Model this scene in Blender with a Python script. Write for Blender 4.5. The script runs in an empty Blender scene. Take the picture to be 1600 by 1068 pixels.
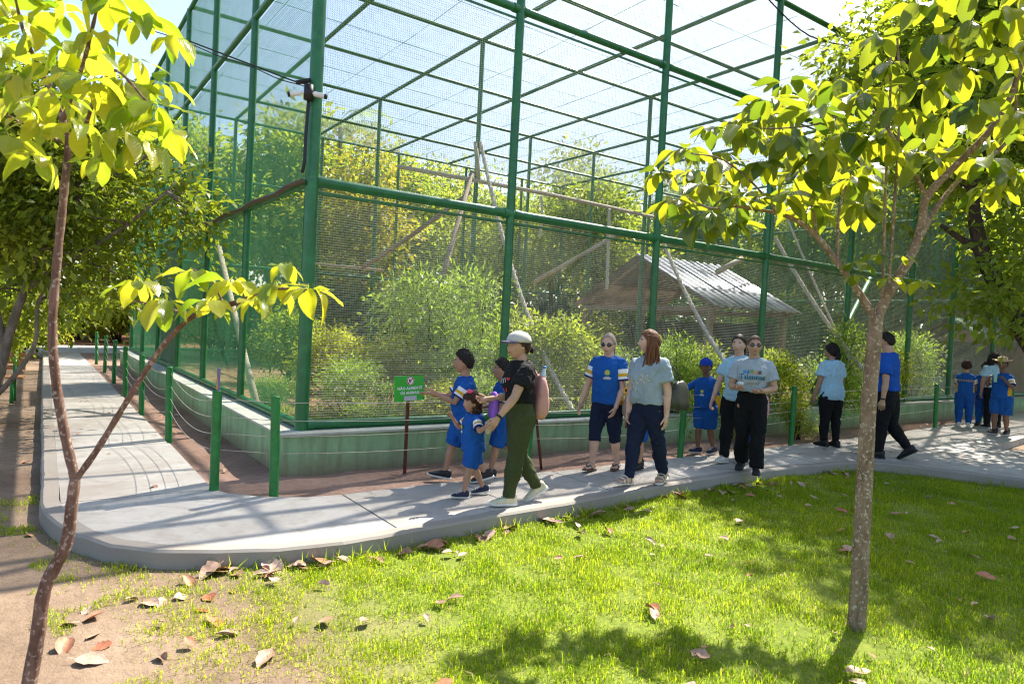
import bpy, math, random
import numpy as np
from mathutils import Vector, Matrix, Quaternion, noise
from mathutils.bvhtree import BVHTree

R_ = math.radians
SC = bpy.context.scene
COL = SC.collection

# ------------------------------------------------------------------ camera
CAM_H = 1.62
# world axes: X along the front of the aviary (away to the right), Y along its left side (away to the left)
VPL, VPR, CEN = np.array([45., 472.]), np.array([2300., 585.]), np.array([800., 534.])
FPX = math.sqrt(-np.dot(VPL - CEN, VPR - CEN))
_x = np.array([*(VPR - CEN), FPX]); _x /= np.linalg.norm(_x)
_y = np.array([*(VPL - CEN), FPX]); _y /= np.linalg.norm(_y)
_z = np.cross(_x, _y)
RW = np.array([_x, _y, _z])
cd = bpy.data.cameras.new('camera'); cam = bpy.data.objects.new('camera', cd); COL.objects.link(cam)
cam.matrix_world = Matrix(((*[RW[0][0], -RW[0][1], -RW[0][2]], 0), (*[RW[1][0], -RW[1][1], -RW[1][2]], 0),
                           (*[RW[2][0], -RW[2][1], -RW[2][2]], CAM_H), (0, 0, 0, 1)))
cd.sensor_width = 36; cd.lens = FPX * 36 / 1600; cd.clip_start = 0.05; cd.clip_end = 1500
cd.dof.use_dof = True; cd.dof.focus_distance = 7.0; cd.dof.aperture_fstop = 3.5
SC.camera = cam
SC.render.resolution_x, SC.render.resolution_y = 1024, 683

# ------------------------------------------------------------------ sky and sun
SUN_EL, SUN_AZ = R_(50), R_(19.5)          # azimuth measured from +X towards +Y
w = bpy.data.worlds.new('World'); SC.world = w; w.use_nodes = True
wn = w.node_tree.nodes; bg = wn['Background']
sky = wn.new('ShaderNodeTexSky'); sky.sky_type = 'NISHITA'; sky.sun_disc = False
sky.sun_elevation = SUN_EL; sky.sun_rotation = math.pi / 2 - SUN_AZ
sky.air_density = 1.0; sky.dust_density = 1.7; sky.ozone_density = 1.0
w.node_tree.links.new(sky.outputs[0], bg.inputs[0]); bg.inputs[1].default_value = 0.12
sl = bpy.data.lights.new('sun', 'SUN'); sl.energy = 4.8; sl.angle = R_(0.6); sl.color = (1.0, 0.94, 0.84)
sun = bpy.data.objects.new('sun', sl); COL.objects.link(sun)
sd = Vector((math.cos(SUN_EL) * math.cos(SUN_AZ), math.cos(SUN_EL) * math.sin(SUN_AZ), math.sin(SUN_EL)))
sun.rotation_euler = sd.to_track_quat('Z', 'Y').to_euler(); sun.location = (10, 4, 30)
vs = SC.view_settings; vs.view_transform = 'Standard'; vs.look = 'None'; vs.gamma = 1; vs.exposure = 1.5
try: vs.use_curve_mapping = False
except Exception: pass
SC.cycles.use_denoising = True; SC.cycles.filter_width = 1.15
SC.cycles.max_bounces = 8; SC.cycles.diffuse_bounces = 3; SC.cycles.transmission_bounces = 5; SC.cycles.transparent_max_bounces = 8
SC.cycles.sample_clamp_indirect = 6

# ------------------------------------------------------------------ helpers
def ray(px, py):
    return RW @ np.array([px - CEN[0], py - CEN[1], FPX])
def at(px, py, d):                       # world point on the line of sight at depth d
    v = RW @ np.array([px - CEN[0], py - CEN[1], FPX]) * (d / FPX)
    return Vector((v[0], v[1], v[2] + CAM_H))
def ground_at(px, py, z=0.0):
    v = ray(px, py); t = (z - CAM_H) / v[2]
    return Vector((v[0] * t, v[1] * t, z))
def below(px, d, z=0.0):                 # ground point under image column px (at horizon) and depth d
    p = at(px, 472 + 0.05 * px, d); return Vector((p.x, p.y, z))

def tag(o, label=None, cat=None, group=None, kind=None):
    if label: o['label'] = label
    if cat: o['category'] = cat
    if group: o['group'] = group
    if kind: o['kind'] = kind
    return o
def empty(name, loc=(0, 0, 0), rz=0.0, label=None, cat=None, group=None):
    o = bpy.data.objects.new(name, None); COL.objects.link(o)
    o.location = loc; o.rotation_euler = (0, 0, rz); o.empty_display_size = 0.1
    return tag(o, label, cat, group)
def link(name, me, parent=None, loc=None):
    o = bpy.data.objects.new(name, me); COL.objects.link(o)
    if parent is not None: o.parent = parent
    if loc is not None: o.location = loc
    return o

def np_mesh(name, V, F, mats=(), smooth=False, attr=None, mi=None):
    """V (n,3), F (m,3) or (m,4)"""
    V = np.asarray(V, np.float32); F = np.asarray(F, np.int32)
    me = bpy.data.meshes.new(name); k = F.shape[1]
    me.vertices.add(len(V)); me.vertices.foreach_set('co', V.ravel())
    me.loops.add(F.size); me.loops.foreach_set('vertex_index', F.ravel())
    me.polygons.add(len(F)); me.polygons.foreach_set('loop_start', np.arange(0, F.size, k, dtype=np.int32))
    try: me.polygons.foreach_set('loop_total', np.full(len(F), k, np.int32))
    except Exception: pass
    if smooth: me.polygons.foreach_set('use_smooth', np.ones(len(F), bool))
    if mi is not None: me.polygons.foreach_set('material_index', np.asarray(mi, np.int32))
    for m in mats: me.materials.append(m)
    if attr:
        for nm, a in attr.items():
            at_ = me.attributes.new(nm, 'FLOAT', 'POINT'); at_.data.foreach_set('value', np.asarray(a, np.float32))
    me.update(calc_edges=True); me.validate()
    return me

def frame_of(d, up=Vector((0, 0, 1))):
    d = Vector(d).normalized()
    if abs(d.dot(up)) > 0.97: up = Vector((1, 0, 0))
    s = d.cross(up).normalized(); u = s.cross(d).normalized()
    return d, s, u

class MB:
    """collects shapes into one mesh"""
    def __init__(s): s.v = []; s.f = []; s.m = []; s.t = []
    def add(s, vs, fs, m=0, t=None):
        b = len(s.v); s.v += [tuple(p) for p in vs]; s.f += [tuple(i + b for i in f) for f in fs]; s.m += [m] * len(fs)
        s.t += list(t) if t is not None else [0.0] * len(vs)
    def box(s, c, sz, rot=None, m=0):
        x, y, z = [k / 2 for k in sz]; c = Vector(c)
        vs = [Vector(p) for p in ((-x, -y, -z), (x, -y, -z), (x, y, -z), (-x, y, -z), (-x, -y, z), (x, -y, z), (x, y, z), (-x, y, z))]
        if rot is not None: vs = [rot @ p for p in vs]
        s.add([c + p for p in vs], [(0, 3, 2, 1), (4, 5, 6, 7), (0, 1, 5, 4), (1, 2, 6, 5), (2, 3, 7, 6), (3, 0, 4, 7)], m)
    def tube(s, pts, rad, n=10, m=0, up=(0, 0, 1), cap=True, rnd=False, tvals=None, ellipse_up=None):
        """rad: number, list of numbers, or list of (side, up) half axes"""
        pts = [Vector(p) for p in pts]; k = len(pts)
        if not isinstance(rad, (list, tuple)): rad = [rad] * k
        rad = [(r, r) if not isinstance(r, (list, tuple)) else r for r in rad]
        upv = Vector(up)
        rings = []; prev_s = None
        for i in range(k):
            a = pts[max(i - 1, 0)]; b = pts[min(i + 1, k - 1)]
            d = (b - a)
            if d.length < 1e-9: d = Vector((0, 0, 1))
            d.normalize()
            if ellipse_up is None and prev_s is not None:
                sd_ = prev_s - d * prev_s.dot(d)
                if sd_.length < 1e-6: _, sd_, _u = frame_of(d, upv)
                sd_.normalize(); u = sd_.cross(d).normalized()
            else:
                _, sd_, u = frame_of(d, upv)
            prev_s = sd_
            rings.append((pts[i], sd_, u, rad[i], d))
        vs, ts = [], []
        if rnd:
            p, a_, u, r, d = rings[0]; e = min(r)
            rings.insert(0, (p - d * e * .5, a_, u, (r[0] * .8, r[1] * .8), d)); rings.insert(0, (p - d * e * .85, a_, u, (r[0] * .35, r[1] * .35), d))
            p, a_, u, r, d = rings[-1]; e = min(r)
            rings.append((p + d * e * .5, a_, u, (r[0] * .8, r[1] * .8), d)); rings.append((p + d * e * .85, a_, u, (r[0] * .35, r[1] * .35), d))
            if tvals is not None: tvals = [tvals[0]] * 2 + list(tvals) + [tvals[-1]] * 2
        for i, (p, a_, u, r, d) in enumerate(rings):
            for j in range(n):
                th = 2 * math.pi * j / n
                vs.append(p + a_ * (r[0] * math.cos(th)) + u * (r[1] * math.sin(th)))
                ts.append(tvals[i] if tvals is not None else 0.0)
        fs = []
        K = len(rings)
        for i in range(K - 1):
            for j in range(n):
                j2 = (j + 1) % n
                fs.append((i * n + j, i * n + j2, (i + 1) * n + j2, (i + 1) * n + j))
        if cap:
            fs.append(tuple(range(n))[::-1]); fs.append(tuple((K - 1) * n + j for j in range(n)))
        s.add(vs, fs, m, ts)
    def ellipsoid(s, c, r, rot=None, m=0, nu=12, nv=8, fn=None):
        c = Vector(c); vs = []; fs = []
        for i in range(nv + 1):
            ph = math.pi * i / nv
            for j in range(nu):
                th = 2 * math.pi * j / nu
                p = Vector((r[0] * math.sin(ph) * math.cos(th), r[1] * math.sin(ph) * math.sin(th), r[2] * math.cos(ph)))
                if fn: p = fn(p)
                if rot is not None: p = rot @ p
                vs.append(c + p)
        for i in range(nv):
            for j in range(nu):
                j2 = (j + 1) % nu
                fs.append((i * nu + j, (i + 1) * nu + j, (i + 1) * nu + j2, i * nu + j2))
        s.add(vs, fs, m)
    def prism(s, poly, z0, z1, m=0):
        """horizontal polygon extruded from z0 to z1"""
        n = len(poly)
        vs = [(x, y, z0) for x, y in poly] + [(x, y, z1) for x, y in poly]
        fs = [tuple(range(n))[::-1], tuple(range(n, 2 * n))] + [(i, (i + 1) % n, n + (i + 1) % n, n + i) for i in range(n)]
        s.add(vs, fs, m)
    def mesh(s, name, mats, smooth=True, attr=None):
        me = bpy.data.meshes.new(name)
        me.from_pydata(s.v, [], s.f)
        for m in (mats if isinstance(mats, (list, tuple)) else [mats]): me.materials.append(m)
        me.polygons.foreach_set('material_index', np.array(s.m, np.int32))
        if smooth: me.polygons.foreach_set('use_smooth', np.ones(len(s.f), bool))
        if attr:
            a = me.attributes.new(attr, 'FLOAT', 'POINT'); a.data.foreach_set('value', np.array(s.t, np.float32))
        me.update()
        return me
    def build(s, name, mats, parent=None, smooth=True, attr=None, loc=None):
        return link(name, s.mesh(name, mats, smooth, attr), parent, loc)

def auto_smooth(o, deg=35):
    """flat shade edges sharper than deg"""
    me = o.data if hasattr(o, 'data') else o
    import bmesh
    bm = bmesh.new(); bm.from_mesh(me)
    for f in bm.faces: f.smooth = True
    lim = R_(deg)
    for e in bm.edges:
        if len(e.link_faces) == 2 and e.calc_face_angle(0) > lim: e.smooth = False
    bm.to_mesh(me); bm.free()

def wires(segs, ht):
    """square-section straight wires, segs (n,2,3) along any axis"""
    S = np.asarray(segs, np.float64); a, b = S[:, 0], S[:, 1]
    d = b - a; d /= np.linalg.norm(d, axis=1, keepdims=True)
    ref = np.where(np.abs(d[:, 2:3]) > .9, np.array([[1., 0, 0]]), np.array([[0, 0, 1.]]))
    s = np.cross(d, ref); s /= np.linalg.norm(s, axis=1, keepdims=True); u = np.cross(s, d)
    off = [s * ht + u * ht, -s * ht + u * ht, -s * ht - u * ht, s * ht - u * ht]
    V = np.stack([a + o for o in off] + [b + o for o in off], 1).reshape(-1, 3)
    n = len(S); base = (np.arange(n) * 8)[:, None]
    F = np.concatenate([base + np.array([[i, (i + 1) % 4, 4 + (i + 1) % 4, 4 + i]]) for i in range(4)], 0)
    return V, F

# ------------------------------------------------------------------ materials
def lin(r, g, b): 
    f = lambda c: (c / 255 / 12.92) if c / 255 <= .04045 else ((c / 255 + .055) / 1.055) ** 2.4
    return (f(r), f(g), f(b))
_M = {}
class NT:
    def __init__(s, name):
        s.m = bpy.data.materials.new(name); s.m.use_nodes = True; s.t = s.m.node_tree; s.n = s.t.nodes; s.n.clear()
        s.out = s.n.new('ShaderNodeOutputMaterial')
    def new(s, ty, **k):
        n = s.n.new(ty)
        for a, b in k.items(): setattr(n, a, b)
        return n
    def l(s, a, b): s.t.links.new(a, b)
    def coord(s, kind='Object'): return s.new('ShaderNodeTexCoord').outputs[kind]
    def noise(s, vec, scale, detail=4, rough=.55, dist=0):
        n = s.new('ShaderNodeTexNoise'); n.inputs['Scale'].default_value = scale; n.inputs['Detail'].default_value = detail
        n.inputs['Roughness'].default_value = rough; n.inputs['Distortion'].default_value = dist
        if vec is not None: s.l(vec, n.inputs['Vector'])
        return n
    def ramp(s, fac, stops, interp='LINEAR'):
        r = s.new('ShaderNodeValToRGB'); r.color_ramp.interpolation = interp
        e = r.color_ramp.elements
        while len(e) < len(stops): e.new(0.5)
        for k, (p, c) in enumerate(stops): e[k].position = p; e[k].color = (*c, 1) if len(c) == 3 else c
        s.l(fac, r.inputs[0]); return r.outputs[0]
    def mix(s, fac, a, b, mode='MIX'):
        n = s.new('ShaderNodeMix', data_type='RGBA', blend_type=mode)
        for v, i in ((fac, 0), (a, 6), (b, 7)):
            if isinstance(v, (int, float)): n.inputs[i].default_value = v
            elif isinstance(v, tuple): n.inputs[i].default_value = (*v, 1)
            else: s.l(v, n.inputs[i])
        return n.outputs[2]
    def math(s, op, a, b=0.0):
        n = s.new('ShaderNodeMath', operation=op)
        for v, i in ((a, 0), (b, 1)):
            if isinstance(v, (int, float)): n.inputs[i].default_value = v
            else: s.l(v, n.inputs[i])
        return n.outputs[0]
    def map(s, vec, sc=(1, 1, 1), loc=(0, 0, 0), rot=(0, 0, 0)):
        n = s.new('ShaderNodeMapping'); n.inputs['Scale'].default_value = sc; n.inputs['Location'].default_value = loc; n.inputs['Rotation'].default_value = rot
        s.l(vec, n.inputs['Vector']); return n.outputs[0]
    def bump(s, h, strength=.3, dist=.01):
        n = s.new('ShaderNodeBump'); n.inputs['Strength'].default_value = strength; n.inputs['Distance'].default_value = dist
        s.l(h, n.inputs['Height']); return n.outputs[0]
    def prin(s, col, rough=.6, metal=0., nrm=None, spec=.5, **k):
        p = s.new('ShaderNodeBsdfPrincipled')
        if isinstance(col, tuple): p.inputs['Base Color'].default_value = (*col, 1)
        else: s.l(col, p.inputs['Base Color'])
        if isinstance(rough, (int, float)): p.inputs['Roughness'].default_value = rough
        else: s.l(rough, p.inputs['Roughness'])
        p.inputs['Metallic'].default_value = metal; p.inputs['Specular IOR Level'].default_value = spec
        if nrm is not None: s.l(nrm, p.inputs['Normal'])
        for a, b in k.items(): p.inputs[a].default_value = b
        return p.outputs[0]
    def done(s, sh): s.l(sh, s.out.inputs[0]); return s.m

def mat(name, col, rough=.6, var=.12, scale=9., bump=.15, bscale=60., metal=0., spec=.4, dark=None, dist=.004):
    """plain surface with slight uneven colour, fine relief"""
    if name in _M: return _M[name]
    t = NT(name); co = t.coord()
    n1 = t.noise(co, scale, 5); n2 = t.noise(co, bscale, 4)
    d = dark or tuple(c * (1 - 2.2 * var) for c in col); br = tuple(min(1, c * (1 + var)) for c in col)
    c = t.ramp(n1.outputs[0], [(.3, d), (.5, col), (.72, br)])
    rr = t.ramp(n1.outputs[0], [(.3, (rough * .85,) * 3), (.7, (min(1, rough * 1.15),) * 3)])
    nb = t.bump(n2.outputs[0], bump, dist) if bump else None
    _M[name] = t.done(t.prin(c, rr, metal, nb, spec)); return _M[name]

def cloth(name, col, weave=420., fold=11.):
    if name in _M: return _M[name]
    t = NT(name); co = t.coord()
    n1 = t.noise(co, 5, 3); n2 = t.noise(t.map(co, (1.6, 1.6, .55)), fold, 3, .5, .6); n3 = t.noise(co, weave, 2)
    c = t.ramp(n1.outputs[0], [(.3, tuple(k * .86 for k in col)), (.7, tuple(min(1, k * 1.08) for k in col))])
    h = t.math('ADD', n2.outputs[0], t.math('MULTIPLY', n3.outputs[0], .05))
    _M[name] = t.done(t.prin(c, .85, 0, t.bump(h, .9, .03), .2)); return _M[name]

def cloth_bands(name, stops, weave=420.):
    if name in _M: return _M[name]
    t = NT(name); co = t.coord(); a = t.new('ShaderNodeAttribute'); a.attribute_name = 'band'
    c = t.ramp(a.outputs['Fac'], stops, 'CONSTANT')
    n1 = t.noise(co, 5, 3); c = t.mix(.18, c, n1.outputs[1], 'SOFT_LIGHT')
    n2 = t.noise(t.map(co, (1.6, 1.6, .55)), 11, 3, .5, .6)
    _M[name] = t.done(t.prin(c, .85, 0, t.bump(n2.outputs[0], .5, .02), .2)); return _M[name]

def leaf_mat(name, top, under, trans=.45, sat_var=.35, rough=.38, spec=.5, veins=False, tcol=None, tdir=None, tgam=.86, dry=None):
    if name in _M: return _M[name]
    t = NT(name); a = t.new('ShaderNodeAttribute'); a.attribute_name = 'rnd'
    oi = t.new('ShaderNodeObjectInfo')
    r = a.outputs['Fac'] if dry else t.math('FRACT', t.math('ADD', a.outputs['Fac'], t.math('MULTIPLY', oi.outputs['Random'], 1.0)))
    c = t.ramp(r, [(0., tuple(k * (1 - sat_var) for k in top)), (.45, top), (.8, under)] + ([(.88, tuple(min(1, k * (1 + sat_var)) for k in under)), (.92, dry)] if dry else [(1., tuple(min(1, k * (1 + sat_var)) for k in under))]))
    nb = None
    if veins:
        co = t.coord('UV') if False else t.coord('Object')
        wv = t.new('ShaderNodeTexWave'); wv.inputs['Scale'].default_value = 7; wv.inputs['Distortion'].default_value = .6
        wv.bands_direction = 'DIAGONAL'
        ab = t.new('ShaderNodeSeparateXYZ'); t.l(co, ab.inputs[0])
        cb = t.new('ShaderNodeCombineXYZ'); t.l(ab.outputs[0], cb.inputs[0]); t.l(t.math('ABSOLUTE', ab.outputs[1]), cb.inputs[1])
        t.l(cb.outputs[0], wv.inputs['Vector'])
        c = t.mix(t.math('MULTIPLY', t.ramp(wv.outputs[0], [(.75, (0, 0, 0)), (1, (1, 1, 1))]), .25), c, tuple(min(1, k * 1.6) for k in under))
        nb = t.bump(wv.outputs[0], .35, .006)
    p = t.prin(c, rough, 0, nb, spec)
    tr = t.new('ShaderNodeBsdfTranslucent')
    tc = t.mix(1.0, c, tcol or (1.0, .95, .35), 'MULTIPLY'); tc2 = t.mix(.5, tc, c)
    br = t.new('ShaderNodeBrightContrast'); t.l(tc2, br.inputs[0]); br.inputs[1].default_value = 0.0
    gm = t.new('ShaderNodeGamma'); t.l(br.outputs[0], gm.inputs[0]); gm.inputs[1].default_value = tgam
    if tdir:
        t0, t1 = tdir if isinstance(tdir[0], tuple) else (tuple(k * .65 for k in tdir), tuple(min(1, k * 1.25) for k in tdir))
        st = [(0., t0), (.86, t1)] + ([(.9, dry), (1., dry)] if dry else [])
        t.l(t.ramp(r, st), tr.inputs[0])
    else: t.l(gm.outputs[0], tr.inputs[0])
    mx = t.new('ShaderNodeMixShader'); mx.inputs[0].default_value = trans
    t.l(p, mx.inputs[1]); t.l(tr.outputs[0], mx.inputs[2])
    _M[name] = t.done(mx.outputs[0]); return _M[name]
# ------------------------------------------------------------------ surface materials
def m_soil(name='soil', a=lin(214, 176, 150), b=lin(168, 126, 100), litter=False):
    if name in _M: return _M[name]
    t = NT(name); co = t.coord()
    n1 = t.noise(co, .8, 6, .6); n2 = t.noise(co, 14, 6, .7); n3 = t.noise(co, 90, 3)
    c = t.ramp(n1.outputs[0], [(.3, b), (.7, a)])
    c = t.mix(t.ramp(n2.outputs[0], [(.45, (0, 0, 0)), (.75, (.55, .55, .55))]), c, tuple(k * .6 for k in b))
    if litter:
        v = t.new('ShaderNodeTexVoronoi'); v.inputs['Scale'].default_value = 9; t.l(co, v.inputs['Vector'])
        c = t.mix(.55, c, t.ramp(v.outputs['Color'], [(.2, (.05, .03, .02)), (.5, (.2, .1, .05)), (.9, (.38, .22, .13))]))
    h = t.math('ADD', n2.outputs[0], t.math('MULTIPLY', n3.outputs[0], .4))
    _M[name] = t.done(t.prin(c, .95, 0, t.bump(h, .6, .03), .1)); return _M[name]
def m_concrete(name='concrete', base=(.42, .395, .355), dirty=.7):
    if name in _M: return _M[name]
    t = NT(name); co = t.coord()
    n1 = t.noise(co, .9, 6, .62); n2 = t.noise(co, 5, 6, .6, .4); n3 = t.noise(co, 160, 3); n4 = t.noise(t.map(co, (1, 1, 1), (7, 3, 1)), 2.2, 7, .72)
    c = t.ramp(n1.outputs[0], [(.3, tuple(k * .8 for k in base)), (.5, base), (.72, tuple(k * 1.12 for k in base))])
    c = t.mix(t.math('MULTIPLY', t.ramp(n2.outputs[0], [(.52, (0, 0, 0)), (.72, (1, 1, 1))]), dirty), c, (.27, .24, .2))
    c = t.mix(t.math('MULTIPLY', t.ramp(n4.outputs[0], [(.6, (0, 0, 0)), (.66, (1, 1, 1))]), dirty * .7), c, (.22, .19, .16))
    v = t.new('ShaderNodeTexVoronoi', feature='DISTANCE_TO_EDGE'); v.inputs['Scale'].default_value = .55
    wv = t.noise(co, 3, 4); t.l(t.mix(.12, co, wv.outputs[1]), v.inputs['Vector'])
    crack = t.ramp(v.outputs[0], [(0., (1, 1, 1)), (.006, (0, 0, 0))])
    c = t.mix(t.math('MULTIPLY', crack, t.ramp(n1.outputs[0], [(.5, (0, 0, 0)), (.6, (.7, .7, .7))])), c, (.12, .11, .1))
    n5 = t.noise(t.map(co, (1, 1, 1), (3, 9, 2)), .45, 8, .7, .8); c = t.mix(t.math('MULTIPLY', t.ramp(n5.outputs[0], [(.45, (0, 0, 0)), (.7, (1, 1, 1))]), .8), c, (.25, .205, .165))
    n6 = t.noise(co, 38, 5, .7); c = t.mix(t.math('MULTIPLY', t.ramp(n6.outputs[0], [(.58, (0, 0, 0)), (.72, (1, 1, 1))]), .35), c, (.15, .14, .125))
    h = t.math('ADD', t.math('MULTIPLY', n2.outputs[0], .5), n3.outputs[0])
    _M[name] = t.done(t.prin(c, .8, 0, t.bump(h, .25, .006), .3)); return _M[name]
def m_wallpaint(name='wall_paint', base=(.29, .47, .25)):
    if name in _M: return _M[name]
    t = NT(name); co = t.coord()
    n1 = t.noise(co, 1.3, 6, .65); n2 = t.noise(t.map(co, (3, 3, .5)), 2.4, 6, .7); n3 = t.noise(co, 70, 4); n4 = t.noise(co, 9, 5, .7)
    c = t.ramp(n1.outputs[0], [(.3, tuple(k * .8 for k in base)), (.7, tuple(k * 1.1 for k in base))])
    c = t.mix(t.math('MULTIPLY', t.ramp(n2.outputs[0], [(.45, (0, 0, 0)), (.70, (1, 1, 1))]), .6), c, (.13, .13, .06))
    sp = t.new('ShaderNodeSeparateXYZ'); t.l(co, sp.inputs[0])
    low = t.ramp(t.math('ADD', sp.outputs[2], t.math('MULTIPLY', n4.outputs[0], .22)), [(.08, (1, 1, 1)), (.34, (0, 0, 0))])
    c = t.mix(t.math('MULTIPLY', low, .75), c, (.19, .11, .07))      # mud splashed up from the soil
    _M[name] = t.done(t.prin(c, .75, 0, t.bump(t.math('ADD', n3.outputs[0], n4.outputs[0]), .35, .008), .3)); return _M[name]
def m_bark(name, a, b, scale=14., blotch=None, bump=.9):
    if name in _M: return _M[name]
    t = NT(name); co = t.coord()
    n1 = t.noise(t.map(co, (1, 1, .22)), scale, 7, .7, .6); n2 = t.noise(co, scale * .35, 5, .6); n3 = t.noise(co, scale * 1.8, 4, .6)
    c = t.ramp(n1.outputs[0], [(.32, a), (.62, b)])
    c = t.mix(t.math('MULTIPLY', t.ramp(n2.outputs[0], [(.4, (0, 0, 0)), (.7, (1, 1, 1))]), .5), c, tuple(k * .55 for k in a))
    if blotch: c = t.mix(t.ramp(n3.outputs[0], [(.56, (0, 0, 0)), (.63, (.8, .8, .8))]), c, blotch)
    _M[name] = t.done(t.prin(c, .9, 0, t.bump(n1.outputs[0], bump, .015), .2)); return _M[name]
def m_wood(name, a, b, scale=20.):
    if name in _M: return _M[name]
    t = NT(name); co = t.coord()
    n1 = t.noise(t.map(co, (1, 1, 1)), scale, 6, .65, 1.2); n2 = t.noise(co, 3, 4)
    c = t.ramp(n1.outputs[0], [(.3, a), (.7, b)]); c = t.mix(.3, c, n2.outputs[1], 'SOFT_LIGHT')
    _M[name] = t.done(t.prin(c, .8, 0, t.bump(n1.outputs[0], .4, .006), .3)); return _M[name]
def m_metal_paint(name, col, rough=.35):
    if name in _M: return _M[name]
    t = NT(name); co = t.coord(); n1 = t.noise(co, 2.5, 6, .65); n2 = t.noise(co, 40, 4)
    c = t.ramp(n1.outputs[0], [(.3, tuple(k * .7 for k in col)), (.7, tuple(k * 1.15 for k in col))])
    c = t.mix(t.math('MULTIPLY', t.ramp(n2.outputs[0], [(.60, (0, 0, 0)), (.70, (1, 1, 1))]), .55), c, (.13, .085, .05)); n3 = t.noise(co, 7, 6, .7); c = t.mix(t.math('MULTIPLY', t.ramp(n3.outputs[0], [(.5, (0, 0, 0)), (.68, (1, 1, 1))]), .35), c, tuple(min(1, k * 1.9 + .02) for k in col))
    rr = t.ramp(n1.outputs[0], [(.3, (rough * .8,) * 3), (.7, (min(1, rough * 1.5),) * 3)])
    _M[name] = t.done(t.prin(c, rr, 0, t.bump(n2.outputs[0], .08, .003), .5)); return _M[name]

GREEN = m_metal_paint('green_enamel', (.012, .135, .040), .32)
BEIGE_NET = mat('galvanised_wire', (.36, .37, .29), .5, .15, 3, 0)
GREEN_NET = mat('green_coated_wire', (.11, .36, .17), .45, .1, 3, 0)
GALV_NET = mat('weathered_wire', (.28, .35, .26), .45, .15, 3, 0)
POST_GREEN = m_metal_paint('post_green_paint', (.010, .17, .030), .4)
WIRE = mat('fence_cord', (.42, .36, .29), .6, .1, 20, 0)
CONC = m_concrete(); KERB = m_concrete('kerb_concrete', (.28, .25, .215), .8)
SOIL = m_soil(); SOIL2 = m_soil('path_side_soil', (.40, .265, .20), (.24, .15, .11))
LITTER = m_soil('leaf_litter_soil', lin(160, 112, 84), lin(96, 66, 48), True)
WALLP = m_wallpaint()
WOODG = m_wood('weathered_timber', (.16, .12, .085), (.36, .28, .20))
WOODP = m_wood('pale_timber', (.30, .24, .17), (.52, .44, .34))
ROPE = mat('hemp_rope', (.50, .44, .36), .9, .2, 40, .6, 120)
BLACK = mat('black_plastic', (.012, .012, .013), .45, .1, 9, .05)
WHITEP = mat('white_plastic', (.72, .70, .66), .4, .06, 9, .03)

# ------------------------------------------------------------------ ground
def m_ground():
    t = NT('lawn_and_soil'); co = t.coord()
    n1 = t.noise(co, .7, 6, .6); n2 = t.noise(co, 12, 6, .7); n3 = t.noise(co, 80, 3); n0 = t.noise(co, 1.6, 5, .65)
    a, b = (.31, .225, .155), (.155, .105, .07)
    c = t.ramp(n1.outputs[0], [(.3, b), (.7, a)])
    c = t.mix(t.ramp(n2.outputs[0], [(.45, (0, 0, 0)), (.75, (.5, .5, .5))]), c, tuple(k * .55 for k in b))
    # thatch under the lawn (x > ~1 and in front of the path)
    sp = t.new('ShaderNodeSeparateXYZ'); t.l(co, sp.inputs[0])
    sx = t.math('ADD', sp.outputs[0], t.math('MULTIPLY', t.math('SUBTRACT', n0.outputs[0], .5), 1.4))
    m = t.ramp(t.math('MULTIPLY', sx, .25), [(.25, (0, 0, 0)), (.5, (.9, .9, .9))])
    m2 = t.math('LESS_THAN', sp.outputs[1], 6.0)
    m3 = t.math('LESS_THAN', sp.outputs[0], 12.0)
    thatch = t.ramp(n2.outputs[0], [(.3, (.10, .15, .016)), (.6, (.19, .24, .03)), (.8, (.30, .26, .09))])
    c = t.mix(t.math('MULTIPLY', t.math('MULTIPLY', m, m2), m3), c, thatch)
    h = t.math('ADD', n2.outputs[0], t.math('MULTIPLY', n3.outputs[0], .4))
    return t.done(t.prin(c, .95, 0, t.bump(h, .6, .03), .1))
GZ = -0.12
def sheet(name, x0, x1, y0, y1, z, m, nx=2, ny=2, amp=0.0, ns=.8):
    xs = np.linspace(x0, x1, nx + 1); ys = np.linspace(y0, y1, ny + 1); V = []
    for y in ys:
        for x in xs: V.append((x, y, z + (amp * noise.noise((x * ns, y * ns, 3.1)) if amp else 0)))
    F = [(j * (nx + 1) + i, j * (nx + 1) + i + 1, (j + 1) * (nx + 1) + i + 1, (j + 1) * (nx + 1) + i) for j in range(ny) for i in range(nx)]
    o = link(name, np_mesh(name, V, F, [m], amp > 0)); o['kind'] = 'structure'; return o
sheet('ground', -300, 400, -300, 500, GZ, m_ground())
sheet('aviary_floor', 2.4, 22.8, 7.2, 22.0, 0.02, m_soil('aviary_soil', lin(176, 150, 118), lin(120, 96, 70), True), 60, 44, .05)
# soil strips between the paths and the aviary wall
sheet('soil_strip_front', 1.42, 26, 5.9, 7.1, -0.028, SOIL2, 120, 8, .022, 2.5)
sheet('soil_strip_side', 1.42, 2.4, 7.1, 26, -0.030, SOIL2, 8, 80, .022, 2.5)
sheet('leaf_litter_ground', -60, 120, 30.2, 120, -0.09, LITTER)

# ------------------------------------------------------------------ concrete paths
PATH_T = 0.13
path = empty('path'); path['kind'] = 'structure'
def arc(cx, cy, r, a0, a1, n):
    return [(cx + r * math.cos(R_(a0 + (a1 - a0) * i / n)), cy + r * math.sin(R_(a0 + (a1 - a0) * i / n))) for i in range(n + 1)]
KW = 0.14
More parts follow.
